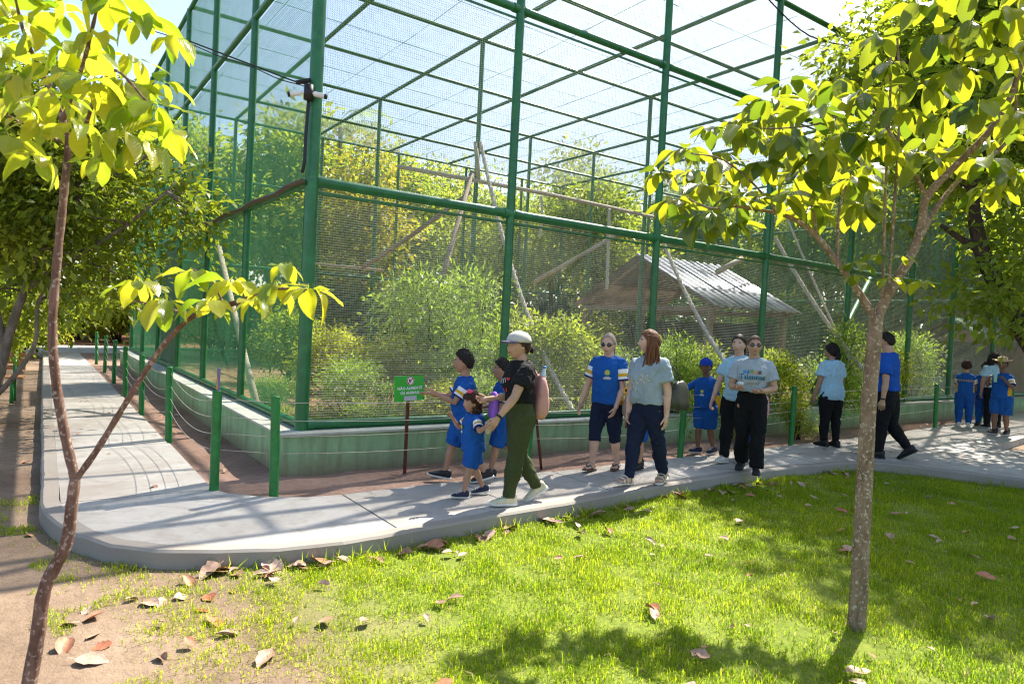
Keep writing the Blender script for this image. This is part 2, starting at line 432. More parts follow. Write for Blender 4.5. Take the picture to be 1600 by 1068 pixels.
# outer (lawn side) line of the path, from the far end of the side path round the corner to the junction
outer = [(0.42, 27.6), (0.30, 20.), (0.20, 13.), (0.13, 7.4), (0.11, 6.7)]
outer += [(0.13, 6.35), (0.19, 6.0), (0.30, 5.62), (0.48, 5.28), (0.74, 5.02), (1.08, 4.83), (1.45, 4.70), (1.9, 4.63), (2.6, 4.68), (3.4, 4.74), (4.2, 4.79), (5.0, 4.88), (5.8, 4.95), (6.6, 4.98), (7.5, 4.97), (8.3, 4.93), (8.9, 4.86), (9.35, 4.76), (9.65, 4.58), (9.85, 4.30), (10.0, 3.94), (10.2, 3.5), (10.36, 3.1), (10.7, 1.6), (11.0, -2.0), (11.2, -8.0)]
def offset_line(pl, d):
    r = []
    for i, p in enumerate(pl):
        a = pl[max(0, i - 1)]; b = pl[min(len(pl) - 1, i + 1)]
        tx, ty = b[0] - a[0], b[1] - a[1]; L = math.hypot(tx, ty)
        r.append((p[0] - ty / L * d, p[1] + tx / L * d))
    return r
inner_k = offset_line(outer, KW)
# kerb: a raised cast edge, cut in lengths
def kerb_piece(i0, i1):
    mb = MB(); o = outer[i0:i1 + 1]; k = inner_k[i0:i1 + 1]; n = len(o); vs = []; fs = []
    for (ox, oy), (kx, ky) in zip(o, k):
        e = .015; dx, dy = kx - ox, ky - oy; L = math.hypot(dx, dy); dx /= L; dy /= L
        jz = .006 * noise.noise((ox * 3, oy * 3, 0)) + .004 * noise.noise((ox * 13, oy * 13, 0)); jo = .010 * noise.noise((ox * 4, oy * 4, 7)) + .006 * noise.noise((ox * 15, oy * 15, 3)); ox += dx * jo; oy += dy * jo
        vs += [(ox, oy, GZ - .06), (ox + dx * .012, oy + dy * .012, -.012 + jz), (ox + dx * .03, oy + dy * .03, .006 + jz), (kx, ky, .004 + jz), (kx, ky, GZ - .06)]
    for i in range(n - 1):
        for j in range(4):
            fs.append((i * 5 + j, i * 5 + j + 1, (i + 1) * 5 + j + 1, (i + 1) * 5 + j))
    fs.append((0, 4, 3, 2, 1)); fs.append(tuple((n - 1) * 5 + j for j in range(5)))
    mb.add(vs, fs); o_ = mb.build('kerb_stone', KERB, path); auto_smooth(o_, 40)
def dense(pl, step):
    r = [pl[0]]
    for a, b in zip(pl[:-1], pl[1:]):
        L = math.hypot(b[0] - a[0], b[1] - a[1]); n = max(1, int(L / step))
        for i in range(1, n + 1): r.append((a[0] + (b[0] - a[0]) * i / n, a[1] + (b[1] - a[1]) * i / n))
    return r
outer = dense(outer, .10); inner_k = offset_line(outer, KW)
i = 0; k = 0
while i < len(outer) - 1:
    j = min(len(outer) - 1, i + 26); kerb_piece(i, j); i = j
# slabs: polygons inside the kerb, with thin open joints
def slab(poly, dz=0.0):
    mb = MB(); mb.prism(poly, GZ - .05, dz); o = mb.build('paving_slab', CONC, path, False)
    return o
J = .009
def ox_at(y):
    for (a, b) in zip(inner_k[:-1], inner_k[1:]):
        if (a[1] - y) * (b[1] - y) <= 0 and a[0] < 1.2 and abs(a[1] - b[1]) > 1e-6:
            return a[0] + (b[0] - a[0]) * (y - a[1]) / (b[1] - a[1])
    return .3
ys = [6.6, 9.1, 11.6, 14.1, 16.6, 19.1, 21.6, 24.1, 27.6]
for a, b in zip(ys[:-1], ys[1:]):
    slab([(ox_at(a) + .002, a + J), (1.42, a + J), (1.44, b - J), (ox_at(b) + .002, b - J)], .001 * random.Random(int(a * 10)).uniform(-1, 1))
# corner slab
ck = [p for p in inner_k if p[1] < 6.6 and p[0] < 2.4]
slab(list(ck) + [(2.4 - J, 4.81), (2.4 - J, 5.95), (2.1, 5.98), (1.75, 6.15), (1.50, 6.40), (1.42, 6.6 - J), (ck[0][0] , 6.6 - J)][0:7])
def oy_at(x):
    for (a, b) in zip(inner_k[:-1], inner_k[1:]):
        if (a[0] - x) * (b[0] - x) <= 0 and a[1] > 4.0 and a[1] < 5.4 and x > 1.5 and abs(a[0] - b[0]) > 1e-6:
            return a[1] + (b[1] - a[1]) * (x - a[0]) / (b[0] - a[0])
    return 5.0
xs = [2.4, 3.65, 4.9, 6.2, 7.5, 8.7]
for n_, (a, b) in enumerate(zip(xs[:-1], xs[1:])):
    slab([(a + J, oy_at(a) + .002), (b - J, oy_at(b) + .002), (b - J, 6.0 + .01 * n_), (a + J, 5.95 + .01 * n_)], -.0005 * (n_ % 3))
# junction: the path turns off towards the camera's right and goes on along the aviary
jk = [p for p in inner_k if p[0] > 8.7]
slab([(8.7 + J, oy_at(8.7))] + jk + [(14.4, -8), (14.0, -1), (13.7, 2.6), (13.3, 4.35), (12.9, 4.55), (12.9, 6.1), (8.7 + J, 6.02)])
for a, b in zip([12.9, 15.2, 17.6, 20., 22.4], [15.2, 17.6, 20., 22.4, 25.]):
    slab([(a + J, 4.55 + .12 * (a - 12.9)), (b - J, 4.55 + .12 * (b - 12.9)), (b - J, 6.15 + .1 * (b - 12.9)), (a + J, 6.1 + .1 * (a - 12.9))])
o = MB(); o.prism([(-30, 28.4), (40, 30.2), (40, 31.8), (-30, 30.2)], -.15, .06); o = o.build('cross_path', mat('pale_concrete', (.62, .60, .57), .85, .1, 2, .1), None, False); o['kind'] = 'structure'

# ------------------------------------------------------------------ aviary
AX0, AX1, AY0, AY1 = 2.40, 22.9, 7.17, 22.0
Z0, Z1, Z2, Z3 = 0.44, 3.05, 5.62, 7.45
PXS = [2.40, 4.97, 7.66, 10.40, 13.15, 15.72, 17.85, 20.3, 22.9]
RXS = [2.40, 4.95, 7.45, 10.02, 12.38, 15.0, 17.68, 20.35, 22.9]
PYS = [7.17, 9.75, 12.25, 14.75, 17.2, 19.7, 22.0]
RYS = [7.17, 9.60, 12.05, 14.58, 17.0, 19.7, 22.0]
av = empty('aviary', (AX0, AY0, 0), 0, 'tall green steel pipe aviary covered in wire mesh above a low green wall', 'aviary')
def avp(mb, name, m=GREEN, smooth=True):
    o = mb.build(name, m, av, smooth); o.location = (-AX0, -AY0, 0); return o
def pipe(a, b, r, name, n=12, m=GREEN):
    mb = MB(); mb.tube([a, b], r, n); o = avp(mb, name, m); auto_smooth(o, 50); return o
for i, x in enumerate(PXS): 
    pipe((x, AY0, .40), (x, AY0, Z3 + .02), .072 if i == 0 else .055, 'post')
    pipe((x, AY1, .05), (x, AY1, Z3 + .02), .05, 'post', 8)
for y in PYS[1:]:
    pipe((AX0, y, .40), (AX0, y, Z3 + .02), .05, 'post')
for y in PYS[1:-1]: pipe((AX1, y, .40), (AX1, y, Z3 + .02), .05, 'post', 8)
for z, r in ((Z0 + .02, .055), (Z1, .058), (Z2, .05), (Z3, .05)):
    for a, b in zip(PXS[:-1], PXS[1:]):
        pipe((a, AY0, z), (b, AY0, z), r, 'rail')
    for a, b in zip(PYS[:-1], PYS[1:]):
        pipe((AX0, a, z), (AX0, b, z), r * .85, 'rail')
        if z > 1: pipe((AX1, a, z), (AX1, b, z), r * .85, 'rail', 8)
    pipe((AX0, AY1, z), (AX1, AY1, z), r * .85, 'rail', 8)
for x in RXS[1:-1]: pipe((x, AY0, Z3), (x, AY1, Z3), .042, 'roof_beam', 8)
for y in RYS[1:-1]: pipe((AX0, y, Z3 + .002), (AX1, y, Z3 + .002), .042, 'roof_beam', 8)
for x, y in ((7.45, 12.05), (7.42, 17.), (12.4, 17.), (15., 17.), (12.4, 12.05), (17.7, 12.05), (17.7, 17.0), (20.3, 12.)):
    pipe((x, y, 0.0), (x, y, Z3), .05, 'inner_post', 8)
# thin steel flats framing the mesh under the front rails (double line seen under each rail)
for z in (Z1 - .11, Z2 - .11):
    for a, b in zip(PXS[:-1], PXS[1:]): 
        mb = MB(); mb.box(((a + b) / 2, AY0 + .02, z), (b - a - .11, .02, .022)); avp(mb, 'mesh_clamp', GREEN, False)
for x in PXS:
    for z in (Z0 + .02, Z1, Z2):
        for s_ in (-1, 1):
            if AX0 - .05 < x + s_ * .1 < AX1: pipe((x + s_ * .05, AY0, z), (x + s_ * .115, AY0, z), .066 if z < 5 else .058, 'weld_collar', 12)
# solid service door in the left side
mb = MB(); mb.box((AX0 + .06, 15.95, 1.70), (.04, 2.2, 2.4)); avp(mb, 'door', m_metal_paint('dark_door_paint', (.02, .06, .03), .5), False)

def net_grid(axis, fixed, u0, u1, z0, z1, pu, pz, ht, m, flat=None):
    """axis 'x': wires in the plane y=fixed; 'y': plane x=fixed; 'r': roof plane z=fixed"""
    segs = []
    us = np.arange(u0 + pu, u1, pu); zs = np.arange(z0 + pz, z1, pz)
    def P(u, z, off=0.):
        return (u, fixed + off, z) if axis == 'x' else ((fixed + off, u, z) if axis == 'y' else (u, z, fixed + off))
    hv, hh_ = ht if isinstance(ht, tuple) else (ht, ht)
    V, F = wires([(P(u, z0), P(u, z1)) for u in us], hv)
    V2, F2 = wires([(P(u0, z, hv * 1.5), P(u1, z, hv * 1.5)) for z in zs], hh_)
    F = np.concatenate([F, F2 + len(V)]); V = np.concatenate([V, V2])
    o = link('wire_mesh', np_mesh('wire_mesh', V - np.array([AX0, AY0, 0]), F, [m]), av); o['kind'] = 'stuff'; return o
HT = .00125
for a, b in zip(PXS[:-1], PXS[1:]):
    net_grid('x', AY0 + .05, a + .03, b - .03, Z0 + .06, Z1 - .04, .028, .0265, (.0008, .0023), BEIGE_NET)
    net_grid('x', AY0 + .05, a + .03, b - .03, Z1 + .04, Z2 - .04, .026, .026, (.0009, .0010), GALV_NET)
    net_grid('x', AY0 + .05, a + .03, b - .03, Z2 + .04, Z3 - .03, .026, .026, (.0009, .0010), GALV_NET)
for a, b in zip(PYS[:-1], PYS[1:]):
    for z0, z1, pz in ((Z0 + .06, Z1 - .04, .022), (Z1 + .04, Z2 - .04, .024), (Z2 + .04, Z3 - .03, .024)):
        net_grid('y', AX0 + .04, a + .03, b - .03, z0, z1, .026, pz, .0010, GREEN_NET)
net_grid('x', AY1 - .04, AX0, AX1, .1, Z3, .05, .05, .0013, GREEN_NET)
net_grid('y', AX1 - .04, AY0, AY1, .4, Z3, .035, .035, .0014, GREEN_NET)
net_grid('r', Z3 + .05, AX0, AX1, AY0, AY1, .034, .034, .0013, GALV_NET)
# long sagging tie wires over the roof
mb = MB()
for y in (8.4, 10.9, 13.3, 15.8, 18.3): mb.tube([(AX0, y, Z3 + .045), (9., y + .12, Z3 + .03), (16., y - .08, Z3 + .035), (AX1, y, Z3 + .045)], .006, 4)
for x in (3.7, 6.2, 8.7, 11.2, 13.7, 16.4, 19.): mb.tube([(x, AY0, Z3 + .045), (x + .1, 13., Z3 + .03), (x, AY1, Z3 + .045)], .006, 4)
avp(mb, 'tie_wire', GREEN_NET)
# low wall under the mesh
mb = MB(); mb.prism([(2.14, 6.95), (23.1, 6.95), (23.1, 7.33), (2.52, 7.33), (2.52, 22.), (2.14, 22.)], -.1, .385)
o = mb.build('low_wall', WALLP, None, False)
bv = o.modifiers.new('b', 'BEVEL'); bv.width = .012; bv.segments = 2
tag(o, 'low pale green painted concrete wall carrying the aviary', 'wall')
mb = MB(); mb.prism([(2.11, 6.92), (23.1, 6.92), (23.1, 7.30), (2.49, 7.30), (2.49, 22.), (2.11, 22.)], .386, .41)
cp = mb.build('coping', m_concrete('coping_render', (.48, .50, .42), .5), o, False)
# ------------------------------------------------------------------ things inside the aviary
# shelter with corrugated roof
HX0, HX1, HYN, HYF, HYR, HZE, HZR = 12.6, 16.0, 10.0, 14.8, 12.45, 2.36, 3.62
hut = empty('shelter', (HX0, HYN, 0), 0, 'open timber shelter with a grey corrugated gable roof inside the aviary', 'shelter')
CORR = mat('corrugated_sheet', (.30, .31, .31), .35, .3, 2, .1, 40, .5)
def corr(y0, z0, y1, z1, sheets):
    L = (HX1 - HX0) / sheets
    for s_ in range(sheets):
        nx = 28; V = []; F = []
        for j in range(3):
            t_ = j / 2
            for i in range(nx + 1):
                x = HX0 + L * (s_ + i / nx * 1.04); V.append((x, y0 + (y1 - y0) * t_, z0 + (z1 - z0) * t_ + .034 * math.sin(i / nx * 2 * math.pi * 4) + .004 * s_))
        for j in range(2):
            for i in range(nx): F.append((j * (nx + 1) + i, j * (nx + 1) + i + 1, (j + 1) * (nx + 1) + i + 1, (j + 1) * (nx + 1) + i))
        o = link('roof_sheet', np_mesh('roof_sheet', np.array(V) - [HX0, HYN, 0], F, [CORR], True), hut)
        sm = o.modifiers.new('s', 'SOLIDIFY'); sm.thickness = .006
corr(HYN - .1, HZE - .05, HYR, HZR, 3); corr(HYF + .1, HZE - .05, HYR, HZR - .02, 3)
def hp(mb, name, m): 
    o = mb.build(name, m, hut, False); o.location = (-HX0, -HYN, 0); return o
for x in (HX0 + .25, HX1 - .25):
    for y in (HYN + .25, HYF - .25):
        mb = MB(); mb.box((x, y, 1.17), (.13, .13, 2.3)); hp(mb, 'post', WOODG)
    mb = MB(); mb.box((x, HYR, 1.75), (.14, .14, 3.5)); hp(mb, 'post', WOODG)
    for y, ym in ((HYN, 1), (HYF, -1)):
        a = Vector((x, y, HZE - .12)); b = Vector((x, HYR, HZR - .1)); d = b - a
        mb = MB(); mb.tube([a, b], [(.04, .06), (.04, .06)], 4); hp(mb, 'rafter', WOODG)
    mb = MB(); mb.box((x, (HYN + HYF) / 2, HZE - .10), (.07, HYF - HYN - .3, .12)); hp(mb, 'tie_beam', WOODG)
for y, z in ((HYN + .2, HZE - .02), ((HYN + HYR) / 2, (HZE + HZR) / 2 - .08), ((HYF + HYR) / 2, (HZE + HZR) / 2 - .08), (HYF - .2, HZE - .02)):
    mb = MB(); mb.box(((HX0 + HX1) / 2, y, z), (HX1 - HX0 - .1, .06, .07)); hp(mb, 'purlin', WOODG)
# brick back wall seen in the gable
mb = MB(); mb.box((HX1 - .5, (HYN + HYF) / 2, 1.0), (.1, HYF - HYN - .7, 2.0)); hp(mb, 'back_panel', mat('dark_board', (.06, .065, .05), .8, .2))

def pole(name, pts, r, m, label, cat, n=8, group=None):
    pts = [Vector(p) for p in pts]; o_ = min(pts, key=lambda p: p.z)
    mb = MB(); mb.tube([p - o_ for p in pts], r, n); o = mb.build(name, m, None); o.location = o_
    return tag(o, label, cat, group)
def bez(a, b, sag, n=12):
    a, b = Vector(a), Vector(b)
    return [a.lerp(b, i / n) + Vector((0, 0, -4 * sag * (i / n) * (1 - i / n))) for i in range(n + 1)]
P7 = Vector((7.45, 12.05, 0))
pole('perch_beam', [(5.64, 11.95, 4.54), (9.1, 11.95, 4.57), (12.6, 11.95, 4.52)], [.043, .046, .043], WOODP, 'long pale round timber perch hung level across the aviary', 'perch')
ropeA = bez(P7 + Vector((0, -.1, 5.35)), (6.47, 7.5, .45), .55, 26)
def rope_twist(name, pts, r, label, cat='rope'):
    mb = MB(); o_ = Vector(pts[-1])
    L = [0.]
    for a, b in zip(pts[:-1], pts[1:]): L.append(L[-1] + (Vector(b) - Vector(a)).length)
    # resample
    N = int(L[-1] / .03); P = []
    for i in range(N + 1):
        s_ = L[-1] * i / N; k = max(j for j in range(len(L)) if L[j] <= s_ + 1e-9); k = min(k, len(L) - 2)
        P.append(Vector(pts[k]).lerp(Vector(pts[k + 1]), (s_ - L[k]) / (L[k + 1] - L[k])))
    for st in range(3):
        Q = []
        for i, p in enumerate(P):
            d = (P[min(i + 1, N)] - P[max(i - 1, 0)]).normalized(); _, s_, u = frame_of(d)
            th = i * .03 / .11 * 2 * math.pi + st * 2 * math.pi / 3
            Q.append(p - o_ + s_ * (r * .5 * math.cos(th)) + u * (r * .5 * math.sin(th)))
        mb.tube(Q, r * .56, 6)
    o = mb.build(name, ROPE, None); o.location = o_; return tag(o, label, cat)
rope_twist('climbing_rope', ropeA, .042, 'thick pale twisted rope sagging from tall post down to the mesh foot')
pole('leaning_pole', [at(738, 268, 13.9), at(690, 440, 13.0), (at(640, 562, 12.0))], [.05, .055, .06], WOODG, 'dark thin timber pole leaning steeply against the tall inner post', 'pole')
pole('leaning_pole', [at(735, 300, 13.9), at(640, 370, 14.6), at(566, 418, 15.4)], [.045, .05, .055], WOODG, 'grey timber brace slanting down and away behind the shrubs', 'pole')
pole('leaning_pole', [at(743, 222, 14.0), at(748, 285, 14.0)], [.045, .05], WOODP, 'short pale timber stub fixed upright at the top of the inner post', 'pole')
pole('leaning_pole', [at(966, 365, 14.5), at(880, 415, 15.2), at(835, 440, 15.6)], [.042, .045, .05], WOODP, 'pale slanting branch perch behind the hanging rope ladder', 'pole')
rope_twist('climbing_rope', bez(at(1034, 372, 12.2), at(1133, 566, 9.9), .12, 10), .036, 'pale straight rope slanting past the shelter roof edge')
rope_twist('climbing_rope', bez(at(1212, 372, 15.0), at(1352, 580, 12.6), .15, 10), .045, 'thick grey rope slanting down behind the tree trunk')
rope_twist('climbing_rope', bez(at(1225, 330, 15.5), at(1340, 590, 12.8), .05, 10), .025, 'thin tan rope crossing beside the thick grey rope')
pole('leaning_pole', [at(342, 385, 12.4), at(383, 560, 10.2), at(408, 660, 9.2)], [.045, .05, .055], WOODP, 'pale timber pole leaning inside the left mesh of the aviary', 'pole')
pole('leaning_pole', [at(1160, 404, 14.2), at(1120, 425, 14.0)], [.06, .06], WOODP, 'short pale timber perch above the corrugated shelter roof', 'pole')
pole('leaning_pole', [at(1362, 430, 15.5), at(1270, 612, 12.2)], [.05, .05], GREEN, 'dark green diagonal steel brace behind the right mesh panels', 'brace')
rope_twist('hanging_rope', [at(846, 306, 13.6), at(847, 340, 13.6), at(843, 372, 13.6)], .03, 'short pale rope end hanging from the long perch')
rope_twist('hanging_rope', [at(952, 327, 13.2), at(950, 400, 13.2), at(948, 452, 13.2)], .035, 'long knotted rope hanging from the perch before the shelter')
# fixed crossbars on the back mesh
pole('crossbar', [at(490, 411, 17.5), at(600, 422, 17.8)], [.028, .028], WOODP, 'pale level timber bar low across the back of the aviary', 'bar')
# drinking trough wall at the right end
mb = MB(); mb.box((0, 0, .42), (4.6, .25, .84)); o = mb.build('pond_wall', mat('teal_paint', (.13, .27, .23), .6, .15, 2, .1), None, False); o.location = (18.3, 8.3, 0.0); tag(o, 'low teal painted pond wall behind the right mesh panels', 'wall')
# feeding hut with green-white roof
kh = empty('feeding_hut', tuple(below(1500, 19.5, 0.02)), 0, 'small dark green feeding hut with striped gable roof', 'hut')
mb = MB(); mb.box((0, 0, .9), (1.5, 1.3, 1.8)); mb.build('wall', mat('dark_green_board', (.03, .055, .03), .7), kh, False)
for s_ in (-1, 1):
    for i in range(8):
        mb = MB(); x = -1.0 + i * .25
        mb.add([(x, 0, 2.45), (x + .24, 0, 2.45), (x + .24, s_ * 1.05, 1.85), (x, s_ * 1.05, 1.85), (x, 0, 2.48), (x + .24, 0, 2.48), (x + .24, s_ * 1.05, 1.88), (x, s_ * 1.05, 1.88)],
               [(0, 1, 2, 3), (4, 7, 6, 5), (0, 4, 5, 1), (1, 5, 6, 2), (2, 6, 7, 3), (3, 7, 4, 0)])
        mb.build('roof_strip', mat('roof_white', (.22, .27, .22), .6) if i % 2 else mat('roof_green', (.03, .16, .07), .5), kh, False)

# ------------------------------------------------------------------ rope fence along the paths
def fence(name, posts, label, hang=.05, z0=-.03, tag_post=None):
    p0 = Vector((*posts[0], 0)); root = empty(name, p0, 0, label, 'fence')
    for i, (x, y) in enumerate(posts):
        r = random.Random(i * 7 + len(posts)); lean = Vector((r.uniform(-.012, .012), r.uniform(-.012, .012), 0))
        mb = MB(); hgt = .92 + r.uniform(-.02, .02)
        mb.tube([Vector((x, y, z0 - .05)) - p0, Vector((x, y, z0 + hgt * .5)) - p0 + lean, Vector((x, y, z0 + hgt)) - p0 + lean * 2], .041, 14)
        o = mb.build('post', POST_GREEN, root); auto_smooth(o, 50)
        cap = MB(); q = Vector((x, y, z0 + hgt)) - p0 + lean * 2; cap.tube([q, q + Vector((0, 0, .012))], [.041, .034], 14); cap.build('cap', POST_GREEN, o)
    for zh in (.86, .70, .55, .40):
        pts = []
        for a, b in zip(posts[:-1], posts[1:]):
            L = math.hypot(b[0] - a[0], b[1] - a[1]); sg = hang * L / 2.6
            n = 10
            for i in range(n + (1 if b == posts[-1] else 0)):
                t_ = i / n; pts.append(Vector((a[0] + (b[0] - a[0]) * t_, a[1] + (b[1] - a[1]) * t_, z0 + zh - 4 * sg * t_ * (1 - t_) * (1.0 + .3 * math.sin(a[0] * 7 + a[1] * 3 + zh * 20)))) - p0)
        mb = MB(); mb.tube(pts, .0031, 5); mb.build('wire', WIRE, root)
    return root
fl = fence('wire_fence', [(1.42, 6.56), (1.46, 9.30), (1.46, 11.8), (1.48, 14.2), (1.53, 16.8), (1.58, 19.6), (1.60, 22.4)], 'green post fence with four sagging cords beside the shaded side path', .11)
ff = fence('wire_fence', [(1.85, 6.19), (4.62, 6.10), (7.11, 6.03), (9.77, 6.10), (12.4, 6.16), (15.08, 6.25), (17.8, 6.45), (20.4, 6.7)], 'green post fence with four taut cords behind the walking group', .03)
# cords joining the two fences belong to the front one
mb = MB()
for zh in (.86, .70, .55, .40): mb.tube([Vector((1.42 - 1.85, 6.56 - 6.19, zh - .03)), Vector((0, 0, zh - .03))], .0031, 5)
mb.build('wire', WIRE, ff)
# small board on top of the corner post
mb = MB(); mb.box((0, 0, .985), (.012, .085, .25)); o = mb.build('post_sign', mat('violet_board', (.16, .14, .25), .5), fl, False)
tag(o, 'narrow violet board on the corner post')
mb = MB(); mb.add([(-.0075, -.03, .92), (-.0075, .03, .92), (-.0075, 0, 1.07)], [(0, 2, 1)]); mb.build('arrow_mark', mat('orange_print', (.75, .25, .04), .5), o, False)

# ------------------------------------------------------------------ feeding warning sign
sp_ = Vector((3.37, 6.62, -.03)); sg = empty('warning_sign', sp_, R_(4), 'green board on a stake asking visitors not to feed the animals', 'sign')
RUST = mat('rusty_steel', (.11, .028, .018), .7, .25, 20, .3)
mb = MB(); mb.box((0, .01, .40), (.028, .028, .95)); mb.build('stake', RUST, sg, False)
BRD = mat('sign_green', (.05, .42, .04), .45, .05, 3, 0)
mb = MB(); mb.box((0, 0, .0), (.37, .012, .27)); 
board = mb.build('board', BRD, sg, False); board.location = (0, -.012, .93); board.rotation_euler = (0, R_(-2.0), 0)
SW = mat('sign_white', (.8, .8, .78), .5, .03, 9, 0); SRED = mat('sign_red', (.42, .02, .05), .5, .03, 9, 0); SBLK = mat('sign_black', (.03, .03, .035), .5, .03, 9, 0)
def text_mesh(body, size, bold=0.0):
    cu = bpy.data.curves.new('lettering', 'FONT'); cu.body = body; cu.size = size; cu.align_x = 'CENTER'; cu.offset = bold; cu.resolution_u = 3
    tmp = bpy.data.objects.new('lettering_tmp', cu); SCRATCH.collection.objects.link(tmp)
    vl = SCRATCH.view_layers[0]; vl.update()
    me = bpy.data.meshes.new_from_object(tmp.evaluated_get(vl.depsgraph)); bpy.data.objects.remove(tmp); bpy.data.curves.remove(cu)
    return me
SCRATCH = bpy.data.scenes.new('scratch')
def flat_text(parent, body, size, x, z, y, m, bold=0.0):
    me = text_mesh(body, size, bold); me.materials.append(m)
    o = link('lettering', me, parent); o.location = (x, y, z); o.rotation_euler = (R_(90), 0, 0); return o
flat_text(board, 'N\u00c3O ALIMENTE', .043, 0.0, -.012, -.0085, SW, .0012)
flat_text(board, 'OS ANIMAIS', .043, 0.0, -.062, -.0085, SW, .0012)
def disc(r0, r1, n=28, y=0.):
    V = []; F = []
    for i in range(n):
        th = 2 * math.pi * i / n; V += [(r0 * math.cos(th), y, r0 * math.sin(th)), (r1 * math.cos(th), y, r1 * math.sin(th))]
    for i in range(n): F.append((2 * i, 2 * i + 1, (2 * i + 3) % (2 * n), (2 * i + 2) % (2 * n)))
    return V, F
def mark(parent, name, V, F, m, loc):
    mb = MB(); mb.add(V, F); o = mb.build(name, m, parent, False); o.location = loc; return o
V, F = disc(.0005, .047); mark(board, 'prohibition_symbol', V, F, SW, (.005, -.0085, .082))
V, F = disc(.036, .044); o = mark(board, 'prohibition_symbol', V, F, SRED, (.005, -.0105, .082))
mark(board, 'prohibition_symbol', [(-.030, 0, -.022), (-.022, 0, -.030), (.030, 0, .022), (.022, 0, .030)], [(0, 1, 2, 3)], SRED, (.005, -.0115, .082))
mark(board, 'bird_mark', [(-.018, 0, .016), (-.024, 0, .008), (-.006, 0, -.012), (.014, 0, -.022), (.004, 0, -.002), (-.006, 0, .016)], [(0, 1, 2, 3, 4, 5)], SBLK, (.005, -.0098, .082))
mark(board, 'logo_strip', [(-.07, 0, -.028), (.085, 0, -.028), (.085, 0, .022), (-.07, 0, .022)], [(0, 1, 2, 3)], mat('logo_grey', (.5, .5, .53), .5, .05, 20, 0), (0, -.0085, -.103))
for k_ in range(8):
    mark(board, 'edge_stripe', [(0, 0, 0), (.012, 0, 0), (.012, 0, .032), (0, 0, .032)], [(0, 1, 2, 3)], mat('stripe_blue', (.05, .15, .45), .5) if k_ % 2 == 0 else mat('stripe_orange', (.6, .25, .03), .5), (.172, -.0085, -.132 + .033 * k_))
mb = MB(); mb.tube([(0, 0, 0), (-.13, -.02, .62)], .016, 6); o = mb.build('stake', RUST, None); o.location = (4.93, 6.22, -.03); tag(o, 'leaning rusty red steel stake behind the woman in olive trousers', 'stake')

# ------------------------------------------------------------------ security cameras and cables on the corner post
cb = empty('security_camera', (2.31, 7.09, 3.93), 0, 'black junction box with two white bullet cameras on the aviary corner post', 'camera')
mb = MB(); mb.tube([(-.01, 0, -.075), (-.01, 0, .075)], [.05, .05], 14); mb.build('junction_box', BLACK, cb)
for d, nm in ((Vector((.75, -.55, -.18)), 'right'), (Vector((-.75, .15, -.22)), 'left')):
    d.normalize(); o_ = Vector((-.02, 0, .0))
    mb = MB(); mb.tube([o_ + d * .03, o_ + d * .08], .012, 8); mb.tube([o_ + d * .07, o_ + d * .185], [.026, .028], 12); b_ = mb.build('camera_body', WHITEP, cb); auto_smooth(b_, 50)
    mb = MB(); mb.tube([o_ + d * .184, o_ + d * .204], [.029, .027], 12); mb.build('lens_hood', BLACK, b_)
cab = [at(160, 12, 8.2), at(300, 66, 7.7), at(400, 104, 7.5), at(470, 130, 7.4), Vector((2.30, 7.06, 4.06))]
def smooth_pts(P, n=6):
    P = [Vector(p) for p in P]; r = []
    for i in range(len(P) - 1):
        p0 = P[max(i - 1, 0)]; p1 = P[i]; p2 = P[i + 1]; p3 = P[min(i + 2, len(P) - 1)]
        for j in range(n):
            t_ = j / n
            r.append(.5 * ((2 * p1) + (p2 - p0) * t_ + (2 * p0 - 5 * p1 + 4 * p2 - p3) * t_ ** 2 + (3 * p1 - p0 - 3 * p2 + p3) * t_ ** 3))
    r.append(P[-1]); return r
mb = MB(); base_ = cab[-1]
far = at(-120, -110, 9.5)
pts = smooth_pts([far] + cab)
mb.tube([p - base_ for p in pts], .009, 6); mb.tube([p - base_ + Vector((0, 0, -.03 - .01 * math.sin(i))) for i, p in enumerate(pts[:-3])], .006, 6)
for i in range(26):      # cable tie spiral near the post
    t_ = i / 26; p = pts[-8] .lerp(pts[-1], t_); mb.tube([p - base_ + Vector((0, 0, .012)), p - base_ + Vector((.012, .0, -.03))], .004, 4)
o = mb.build('overhead_cable', BLACK, None); o.location = base_; tag(o, 'black overhead cable running from the top left to the aviary corner post', 'cable')
mb = MB(); pts = smooth_pts([Vector((2.30, 7.08, 3.84)), Vector((2.285, 7.075, 3.5)), Vector((2.28, 7.07, 3.22)), Vector((2.27, 7.10, 3.1))])
mb.tube([p - pts[-1] for p in pts], .018, 8); o = mb.build('cable_drop', BLACK, None); o.location = pts[-1]; tag(o, 'black corrugated cable conduit running down the corner post', 'cable')
mb = MB(); pts = [Vector((2.29, 7.12 + .5 * i, 3.02 + .02 * math.sin(i * 2.1))) for i in range(17)]
mb.tube([p - pts[0] for p in pts], .028, 8); o = mb.build('cable_conduit', mat('brown_conduit', (.09, .065, .04), .6), None); o.location = pts[0]; tag(o, 'brown conduit tied along the side rail of the aviary', 'cable')
# cable under the top front rail at right
mb = MB(); pts = smooth_pts([Vector((9.6, 7.1, 7.4)), Vector((11.2, 7.1, 7.05)), Vector((13.2, 7.1, 7.38))]); mb.tube([p - pts[0] for p in pts], .012, 6)
o = mb.build('sagging_cable', BLACK, None); o.location = pts[0]; tag(o, 'black cable sagging below the top front pipe at right', 'cable')

